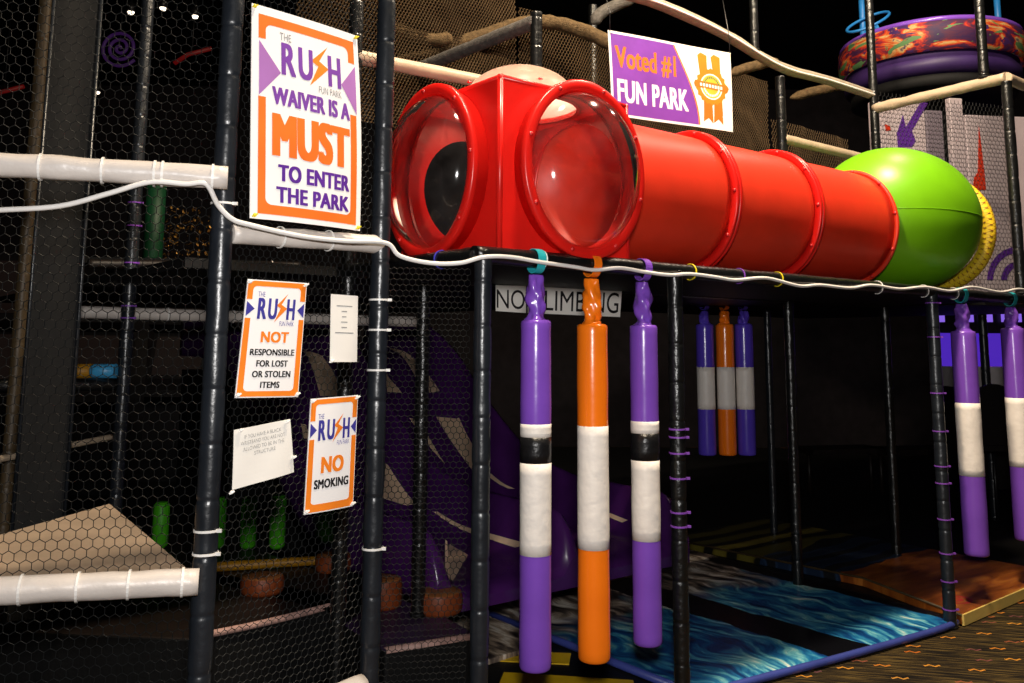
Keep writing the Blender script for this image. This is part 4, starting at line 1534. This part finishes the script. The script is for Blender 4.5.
MB().slab(pl, 0.007, 0.348, side_mi=1).build('deck_top', ['deck_brown', 'black_mat'], db, bevel=0.012)
MB().tube(catmull([atz(190, 638, 0.345), atz(250, 626, 0.345), atz(300, 614, 0.345), atz(345, 602, 0.345)], 4), 0.016, 8).build('front_edge', 'deck_edge', db)


def stump(label, p, r, hgt, group='orange foam stumps'):
    t = thing('foam_stump', label, 'stump', p, 0, group)
    MB().lathe([(0.001, 0), (r * 0.95, 0), (r, 0.015), (r * 1.02, hgt * 0.5), (r, hgt - 0.02), (r * 0.95, hgt - 0.004)], p, UP, 28).build('side', 'stump', t)
    MB().lathe([(r * 0.955, hgt - 0.006), (r * 0.9, hgt), (r * 0.5, hgt + 0.004), (0.001, hgt + 0.005)], p, UP, 28).build('top', 'stump_top', t)


stump('short orange stump on the purple deck behind the net, nearest of them', atz(438, 611, 0.298), 0.122, 0.10)
stump('taller orange stump just right of the net post with three ties', Vector((-0.655, 4.85, 0.298)), 0.10, 0.14)
stump('orange stump on the brown deck seen between the two sheets and the post', atz(262, 592, 0.348), 0.11, 0.085)
stump('orange stump on the brown deck below the no smoking sign', atz(333, 570, 0.348), 0.10, 0.09)

t = thing('corner_shelf', 'flat beige padded corner shelf behind the thick white left rail', 'shelf', atz(110, 503, 0.88))
a_, r_, l_ = atz(110, 503, 0.93), atz(192, 571, 0.93), atz(-10, 538, 0.93)
fl_ = PK + UP * 0.93
MB().slab([a_, r_, Vector((PL.x - 0.06, PL.y + 0.0, 0)), Vector((fl_.x + 0.05, fl_.y + 0.05, 0)), Vector((-1.90, 3.3, 0))], 0.90, 0.93).build('shelf_top', 'beige_deck', t, bevel=0.008)
MB().tube([a_ - UP * 0.02, Vector((-1.90, 3.3, 0.91)), Vector((fl_.x + 0.05, fl_.y + 0.05, 0.91))], 0.016, 8).build('shelf_rim', 'tan_pad', t)

# left bay interior
pv_ = at(58, 200, 4.15)
t = thing('vinyl_curtain', 'tall black vinyl panel behind the left net beside a brownish post', 'panel', Vector((pv_.x, pv_.y, 0.9)))
c1, c2 = at(28, 345, 4.2), at(78, 345, 4.3)
nn = 14
vs, fs = [], []
for i in range(nn + 1):
    for z in (0.40, 1.6, 2.4, 3.6):
        q_ = c1.lerp(c2, i / nn)
        for k in (0, 1):
            vs.append(Vector((q_.x, q_.y + 0.004 * math.sin(i * 0.6 + z) + 0.006 * k, z)))
for i in range(nn):
    for j in range(3):
        a = i * 8 + j * 2
        fs.append([a, a + 2, a + 10, a + 8])
        fs.append([a + 1, a + 9, a + 11, a + 3])
b = MB()
b.add(vs, fs, True)
b.build('sheet', 'curtain_black', t)
for c_ in (c1, c2):
    MB().tube([(c_.x, c_.y - 0.012, 0.40), (c_.x, c_.y - 0.012, 3.6)], 0.009, 6).build('hem', 'black_vinyl', t)
a_, c_ = at(80, 312, 5.2), at(420, 322, 6.4)
rail('padded_rail', 'pale grey rail deep inside the left bay crossing behind the purple-tied post', a_, c_, 0.036, 'white_pad', [(0.22, 'tie_white'), (0.4, 'tie_white')], seed=41, joint=5)
a_, c_ = at(88, 264, 5.6), at(300, 266, 6.4)
rail('padded_beam', 'dark beam with gold glints above the pale grey inner rail', a_, c_, 0.03, 'deck_brown', [(0.2, 'tie_yellow'), (0.55, 'tie_yellow'), (0.85, 'tie_white')], seed=42)
a_, c_ = at(-10, 386, 4.5), at(116, 384, 4.9)
rail('padded_beam', 'black beam under the yellow and blue pad behind the left net', a_, c_, 0.035, 'black_vinyl_old', [], seed=43)
t = thing('foam_pad', 'small yellow and blue pad lying on the black beam in the left bay', 'pad', at(92, 377, 4.85))
for x0, x1, m_, nm in ((68, 92, 'yellow_foam', 'yellow_half'), (92, 116, 'blue_foam', 'blue_half')):
    MB().tube([at(x0, 371, 4.85), at(x0 + 3, 371, 4.85), at(x1, 371, 4.85)], [0.033, 0.038, 0.038], 14).build(nm, m_, t)
a_, c_ = at(-10, 461, 4.2), at(112, 437, 5.0)
rail('padded_rail', 'thin tan bar slanting behind the net above the beige shelf', a_, c_, 0.016, 'tan_pad', seed=44, joint=5)
for px, py0, py1, lb in ((160, 505, 540, 'dim green foam block deep behind the beige shelf, leftmost'), (217, 500, 540, 'green foam block just right of the thick left post'), (248, 500, 540, 'green foam block under the crooked sheet, left of two'), (277, 498, 540, 'green foam block under the crooked sheet, right of two')):
    Yq = 5.9
    a_, c_ = at(px, py1, Yq), at(px, py0, Yq)
    zb = 0.352
    t = tag(MB().tube([(a_.x, a_.y, zb), (a_.x, a_.y, zb + 0.02), (a_.x, a_.y, c_.z), (a_.x, a_.y, c_.z + 0.02)], [0.035, 0.05, 0.05, 0.035], 16).build('foam_column', 'green_foam', origin=(a_.x, a_.y, zb)), lb, 'foam block')
a_, c_ = at(208, 560, 5.3), at(330, 550, 5.5)
rail('foam_beam', 'dim yellow foam beam lying on the brown deck', Vector((a_.x, a_.y, 0.376)), Vector((c_.x, c_.y, 0.376)), 0.026, 'yellow_foam', seed=45, joint=5)
a_, c_ = at(152, 262, 6.6), at(152, 185, 6.6)
tag(MB().tube([(a_.x, a_.y, 2.23), (a_.x, a_.y, 2.25), (a_.x, a_.y, 2.85)], [0.06, 0.07, 0.07], 14).build('foam_column', 'dark_green', origin=(a_.x, a_.y, 2.23)), 'dark green column behind the purple-tied post in the left bay', 'column')
t = thing('upper_shelf', 'dark shelf deep in the left bay carrying the green column', 'shelf', at(190, 264, 6.6))
sa, sb_ = at(92, 265, 6.55), at(300, 265, 6.9)
MB().box(((sa.x + sb_.x) / 2, 6.8, 2.205), ((sb_.x - sa.x) / 2, 0.1, 0), (0, 0.4, 0), (0, 0, 0.02)).build('board', 'black_mat', t)
for q_ in (sa, sb_):
    MB().tube([(q_.x, 6.85, 1.994), (q_.x, 6.85, 2.19)], 0.03, 10).build('leg', 'black_vinyl_old', t)
# glitter curtain
gx = at(192, 225, 7.6)
rnd = seeded(5)
vs, fs = [], []
for i in range(230):
    c_ = Vector((gx.x + rnd.uniform(-0.24, 0.16), 7.6 + rnd.uniform(-0.05, 0.05), rnd.uniform(2.25, 2.78)))
    sz = rnd.uniform(0.006, 0.02)
    d1 = Vector((rnd.uniform(-1, 1), rnd.uniform(-1, 1), rnd.uniform(-1, 1))).normalized()
    d2 = d1.orthogonal().normalized()
    d3_ = d1.cross(d2) * 0.1
    o = len(vs)
    vs += [c_ + d1 * sz, c_ + d2 * sz * 0.6, c_ - d1 * sz, c_ - d2 * sz * 0.6, c_ + d3_ * sz]
    fs += [[o, o + 1, o + 4], [o + 1, o + 2, o + 4], [o + 2, o + 3, o + 4], [o + 3, o, o + 4], [o + 3, o + 2, o + 1, o]]
b = MB()
b.add(vs, fs, False)
tag(b.build('tinsel_curtain', 'gold', origin=(gx.x, 7.6, 2.25)), 'glittering gold tinsel deep in the left bay above the pale rail', 'tinsel', kind='stuff')


def cabinet(label, px, Y, zt, m_screen, m_top, wd_=0.34, face=0.0):
    p = at(px, 345, Y)
    t = thing('arcade_cabinet', label, 'arcade machine', (p.x, p.y, 0), face)
    X = Vector((math.cos(face), math.sin(face), 0))
    N = Vector((X.y, -X.x, 0))
    o = Vector((p.x, p.y, 0))
    prof = [(0.0, 0.0), (0.55, 0.0), (0.55, 0.9), (0.75, 1.0), (0.75, 1.08), (0.45, 1.2), (0.30, 1.75), (0.5, 1.85), (0.5, zt), (0.0, zt)]
    b = MB()
    vs = [o + X * s * wd_ + N * a + UP * z for s in (-1, 1) for (a, z) in prof]
    n_ = len(prof)
    b.add(vs, [list(range(n_)), list(range(n_, 2 * n_))[::-1]] + [[i, (i + 1) % n_, n_ + (i + 1) % n_, n_ + i] for i in range(n_)], False)
    b.build('body', 'cabinet_black', t)
    d_ = (N * 0.30 + UP * 1.75) - (N * 0.45 + UP * 1.2)
    b = MB().box(o + N * 0.382 + UP * 1.475, X * wd_ * 0.85, d_ * 0.42, N * 0.008)
    b.build('screen', m_screen, t)
    MB().box(o + N * 0.505 + UP * (1.85 + zt) / 2, X * wd_ * 0.9, UP * (zt - 1.85) * 0.4, N * 0.006).build('marquee', m_top, t)


cabinet('distant arcade machine with a violet glow behind the left net', 118, 10.5, 2.25, 'glow_faint', 'glow_faint')
cabinet('distant arcade machine with a red top behind the thick left post', 190, 11.5, 2.4, 'glow_faint', 'glow_faint')
cabinet('distant arcade machine with red glow at the far left edge', 8, 9.5, 2.5, 'glow_faint', 'glow_faint')
for px, py, Y, lb in ((131, 12, 10.2, 'left of three'), (163, 8, 10.0, 'middle of three'), (195, 16, 10.4, 'right of three'), (97, 92, 12, 'lower left by the black panel')):
    p = at(px, py, Y)
    t = thing('spot_lamp', 'tiny bright lamp far behind the left net, ' + lb, 'lamp', p, 0, 'distant ceiling lamps')
    MB().lathe([(0.001, -0.03), (0.03, -0.025), (0.04, 0), (0.03, 0.01)], p, UP, 12).build('lens', 'glow_lamp', t)
    MB().lathe([(0.035, 0.0), (0.05, 0.01), (0.05, 0.10), (0.012, 0.12), (0.012, 6.0 - p.z)], p, UP, 12).build('housing', 'cabinet_black', t)
for px, py, lb in ((192, 56, 'small dim red glowing bar far behind the left net, near the thick post'), (4, 94, 'small dim red glowing bar far behind the left net, at the left edge')):
    p = at(px, py, 11)
    t = thing('neon_bar', lb, 'neon sign', p)
    MB().tube([p + Vector((-0.22, 0, -0.10)), p + Vector((-0.05, 0, 0.02)), p + Vector((0.24, 0, 0.10))], 0.028, 8).build('tube', 'glow_red', t)
    MB().tube([p, Vector((p.x, p.y, 6.0))], 0.008, 6).build('hanger', 'cabinet_black', t)
p = at(120, 48, 11)
t = thing('neon_swirl', 'violet glowing swirl sign far behind the left net', 'neon sign', p)
MB().tube([p + Vector((0.03 * a_ * math.cos(a_ * 2.2), 0, 0.03 * a_ * math.sin(a_ * 2.2))) for a_ in [i * 0.14 for i in range(60)]], 0.02, 6).build('tube', 'glow_violet', t)
MB().tube([p, Vector((p.x, p.y, 6.0))], 0.008, 6).build('hanger', 'cabinet_black', t)

# ------------------------------------------------------------------ right background
dc = at(929, 60, 8.6)
dz0, dz1 = at(929, 93, 8.6).z, at(929, 47, 8.6).z
t = thing('round_drum', 'round purple painted drum with flame colours high at the right', 'play drum', (dc.x, dc.y, dz0))
R_ = 0.84
MB().lathe([(0.001, 0), (R_ * 0.9, 0), (R_ * 0.95, 0.05), (R_ * 0.95, 0.12), (R_ * 0.93, 0.125), (R_ * 0.93, 0.20)], (dc.x, dc.y, dz0), UP, 64).build('lower_ring', 'drum_base', t)
MB().lathe([(R_ * 0.97, 0.18), (R_, 0.2), (R_ * 1.01, 0.35), (R_, dz1 - dz0 - 0.03), (R_ * 0.97, dz1 - dz0), (R_ * 0.9, dz1 - dz0)], (dc.x, dc.y, dz0), UP, 64).build('painted_side', 'drum_print', t)
MB().lathe([(R_ * 0.955 + 0.03 * math.cos(a), dz1 - dz0 + 0.0 + 0.03 * math.sin(a)) for a in [2 * PI * i / 10 for i in range(10)]], (dc.x, dc.y, dz0), UP, 64, closed=True).build('rim', 'purple', t)
for px, lean in ((863, 0.0), (999, 0.0)):
    p = at(px, 30, 8.5)
    MB().tube([(p.x, 8.5, dz1 - 0.3), (p.x, 8.5, 5.4)], 0.03, 12).build('pole', 'blue_pole', t)
p = at(868, 22, 8.3)
MB().tube([p + Vector((0.2 * math.cos(a), 0.15 * math.sin(a), 0.08 * math.sin(a * 1.0) + 0.10 * math.cos(a))) for a in [2 * PI * i / 24 for i in range(24)]], 0.014, 8, closed=True).build('hoop', 'blue_pole', t)
MB().tube([at(876, 26, 8.3), at(882, 38, 8.4)], 0.022, 8).build('pole', 'blue_pole', t)
dk = thing('drum_stand', 'dark round stand under the painted drum', 'stand', (dc.x, dc.y, dz0 - 0.12))
MB().lathe([(0.001, 0), (0.70, 0), (0.74, 0.02), (0.74, 0.10), (0.70, 0.116), (0.001, 0.116)], (dc.x, dc.y, dz0 - 0.12), UP, 48).build('board', 'curtain_black', dk)
MB().lathe([(0.16, -(dz0 - 0.12) + 1.995), (0.16, -0.3), (0.3, 0.0)], (dc.x, dc.y, dz0 - 0.12), UP, 24).build('pedestal', 'curtain_black', dk)

# printed wall panels behind the ball, with net over them
pp0 = at(880, 150, 7.6)
ppd = Vector((0.95, 0.31, 0)).normalized()


def wp(px, py, off=0.0):
    return onp(px, py, pp0 - Vector((-ppd.y, ppd.x, 0)) * off, ppd)


def wall_panel(label, x0, x1, y0, y1, m_):
    a_, c_ = wp(x0, 200), wp(x1, 200)
    z1 = wp(x0, y0).z
    t = thing('room_divider', label, 'panel', Vector((a_.x, a_.y, 1.996)))
    n_ = Vector((-ppd.y, ppd.x, 0))
    mid = (a_ + c_) / 2
    MB().box((mid.x + n_.x * 0.03, mid.y + n_.y * 0.03, (1.996 + z1) / 2), (c_ - a_).normalized() * (c_ - a_).length / 2, n_ * 0.03, UP * (z1 - 1.996) / 2).build('pad', m_, t, bevel=0.01)
    return t


def printed(t, pix, m_, part='printed_mark'):
    b = MB()
    pts = [wp(a_, c_, 0.004) for a_, c_ in pix]
    n_ = Vector((-ppd.y, ppd.x, 0)) * 0.003
    k = len(pts)
    b.add(pts + [q_ + n_ for q_ in pts], [list(range(k))] + [[i, (i + 1) % k, k + (i + 1) % k, k + i] for i in range(k)], False)
    b.build(part, m_, t)


t = wall_panel('pale net-covered panel with a purple arrow behind the green ball', 877, 930, 100, 200, 'panel_white')
printed(t, [(921, 102), (928, 103), (912, 131), (906, 127)], 'panel_print')
printed(t, [(903, 115), (906, 127), (912, 131), (916, 141), (912, 147), (898, 147), (897, 133)], 'panel_print')
printed(t, [(885, 124), (890, 126), (891, 130), (886, 131)], 'panel_red')
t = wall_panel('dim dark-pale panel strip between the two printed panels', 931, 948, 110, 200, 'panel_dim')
t = wall_panel('narrow pale netted strip left of the panel with a red spear', 956, 969, 98, 200, 'panel_white')
t = wall_panel('wide pale net-covered panel with red spear and purple arcs at the right edge', 971, 1060, 112, 290, 'panel_white')
printed(t, [(979, 126), (982, 150), (985, 178), (986, 190), (973, 190), (974, 178), (978, 172)], 'panel_red')
for rad0, rad1 in ((26, 32), (12, 18)):
    cx_, cy_ = 1019, 280
    arc = [(cx_ + rad1 * math.cos(a_), cy_ - rad1 * 1.05 * math.sin(a_)) for a_ in [PI * (0.45 + 0.55 * i / 12) for i in range(13)]]
    arc2 = [(cx_ + rad0 * math.cos(a_), cy_ - rad0 * 1.05 * math.sin(a_)) for a_ in [PI * (0.45 + 0.55 * i / 12) for i in range(13)]]
    for i in range(12):
        pass
    b = MB()
    pts = [wp(a_, c_, 0.004) for a_, c_ in arc + arc2]
    n_ = Vector((-ppd.y, ppd.x, 0)) * 0.003
    b.add(pts + [q_ + n_ for q_ in pts], [[i, i + 1, 14 + i, 13 + i] for i in range(12)], False)
    b.build('printed_arc', 'panel_print', t)
hexnet('dark fine net stretched over the pale printed panels', wp(876, 200, 0.03), ppd, 1.5, 2.05, wp(880, 92).z, pitch=0.042, cord=0.002, m='net', seed=8, sag=0.003)

# lit counter seen under the deck at the far right
kc = at(985, 345, 10.0)
t = thing('kiosk', 'purple glowing kiosk with a grey counter at the far right under the deck', 'kiosk', (kc.x, kc.y, 0))


def kb(x0, y0, x1, y1, m_, part, Y=10.0, d_=0.05):
    a_, c_ = at(x0, y0, Y), at(x1, y1, Y)
    MB().box(((a_.x + c_.x) / 2, Y + d_ / 2, (a_.z + c_.z) / 2), ((c_.x - a_.x) / 2, 0, 0), (0, d_ / 2, 0), (0, 0, abs(a_.z - c_.z) / 2)).build(part, m_, t)


kb(938, 333, 1075, 368, 'glow_purple', 'lit_panel', 10.1)
kb(938, 290, 1075, 333, 'cabinet_black', 'lintel', 10.15)
for x0, x1 in ((938, 945), (967, 974), (982, 993), (1002, 1022), (1030, 1045)):
    kb(x0, 311, x1, 322, 'glow_lilac', 'light_window', 10.1, 0.03)
kb(984, 346, 989, 361, 'glow_pink', 'pink_card', 10.05, 0.03)
kb(957, 367, 1098, 388, 'grey_counter', 'counter', 9.6, 0.5)
kb(957, 386, 1098, 490, 'cabinet_black', 'counter_front', 9.7, 0.4)
for x0 in (940, 1070):
    kb(x0, 290, x0 + 4, 490, 'cabinet_black', 'side_frame', 10.2, 0.1)
o_ = at(1024, 345, 9.55)
ob_ = at(1026, 352, 9.75)
t2 = thing('paper_lantern', 'small orange glowing ornament at the right frame edge on the kiosk counter', 'ornament', ob_)
cz = at(1026, 345, 9.75)
MB().lathe([(0.001, -0.09), (0.05, -0.09), (0.08, -0.04), (0.09, 0.0), (0.07, 0.05), (0.03, 0.09), (0.001, 0.1)], cz, UP, 16).build('globe', 'glow_orange', t2)
MB().lathe([(0.04, -0.30), (0.04, -0.09)], cz, UP, 12).build('stem', 'cabinet_black', t2)
cx2 = at(998, 430, 8.4)
ch = thing('high_chair', 'black high-backed chair silhouette before the kiosk', 'chair', (cx2.x, 8.4, 0))
hb = at(998, 384, 8.4).z
vs, fs = [], []
pr = []
for i in range(17):
    a_ = PI * i / 16
    pr.append((0.16 * math.cos(a_), hb - 0.12 + 0.12 * math.sin(a_)))
pr = [(0.16, 0.75)] + pr + [(-0.16, 0.75)]
k = len(pr)
b = MB()
b.add([Vector((cx2.x + x, 8.4 + 0.02, z)) for x, z in pr] + [Vector((cx2.x + x, 8.46, z)) for x, z in pr], [list(range(k)), list(range(k, 2 * k))[::-1]] + [[i, (i + 1) % k, k + (i + 1) % k, k + i] for i in range(k)], False)
b.build('backrest', 'cabinet_black', ch)
MB().box((cx2.x, 8.62, 0.72), (0.18, 0, 0), (0, 0.2, 0), (0, 0, 0.03)).build('seat', 'cabinet_black', ch, bevel=0.01)
for sx_ in (-0.15, 0.15):
    for sy_ in (8.45, 8.79):
        MB().tube([(cx2.x + sx_, sy_, 0), (cx2.x + sx_, sy_, 0.70)], 0.018, 8).build('leg', 'cabinet_black', ch)
p = at(984, 345, 8.9)
post('padded_post', 'black post seen between the two right-hand purple bags before the kiosk', p.x, p.y, 0, 2.4, seed=51, r=0.04)
# faint far furniture beneath the deck
for px, py0, lb in ((835, 400, 'dark low bench far under the deck, left one'), (905, 420, 'dark low bench far under the deck, right one')):
    p = at(px, 345, 10.5)
    t = thing('bench', lb, 'bench', (p.x, p.y, 0), 0.2)
    MB().box((p.x, p.y, 0.47), (0.45, 0.1, 0), (-0.05, 0.2, 0), (0, 0, 0.03)).build('seat', 'deck_brown', t)
    for s in (-0.38, 0.38):
        MB().tube([(p.x + s, p.y + s * 0.22, 0), (p.x + s, p.y + s * 0.22, 0.44)], 0.025, 8).build('leg', 'deck_brown', t)

# ------------------------------------------------------------------ light


def area(name, loc, target, size, power, col=(1, 1, 1), spread=None):
    l = bpy.data.lights.new(name, 'AREA')
    l.shape = 'DISK'
    l.size = size
    l.energy = power
    l.color = col
    if spread:
        l.spread = spread
    o = bpy.data.objects.new(name, l)
    COL.objects.link(o)
    o.location = loc
    d = Vector(target) - Vector(loc)
    o.rotation_euler = d.to_track_quat('-Z', 'Y').to_euler()
    return o


area('camera_flash', (0.02, -0.05, 1.98), (0.1, 4, 1.6), 0.22, 102, (1, 0.97, 0.94))
area('ceiling_lamp', (0.3, 3.0, 5.6), (0.6, 4.2, 2.5), 0.35, 240, (1, 0.82, 0.6))
area('ceiling_lamp', (2.4, 4.6, 5.7), (2.6, 5.8, 2.5), 0.35, 240, (1, 0.82, 0.6))
area('ceiling_lamp', (0.2, 5.2, 5.8), (0.2, 6.0, 3.0), 0.4, 60, (1, 0.8, 0.55))
area('ceiling_lamp', (3.6, 6.6, 5.8), (3.6, 7.8, 3.0), 0.4, 42, (1, 0.82, 0.65))
wld = bpy.data.worlds.new('world')
SC.world = wld
wld.use_nodes = True
wld.node_tree.nodes['Background'].inputs[0].default_value = (0.05, 0.045, 0.06, 1)
wld.node_tree.nodes['Background'].inputs[1].default_value = 0.05
SC.view_settings.view_transform = 'Standard'
SC.view_settings.look = 'None'
SC.view_settings.exposure = 0.0
SC.view_settings.gamma = 1.0
SC.view_settings.use_curve_mapping = False
for o in bpy.data.objects:
    if '_T' in o:
        del o['_T']
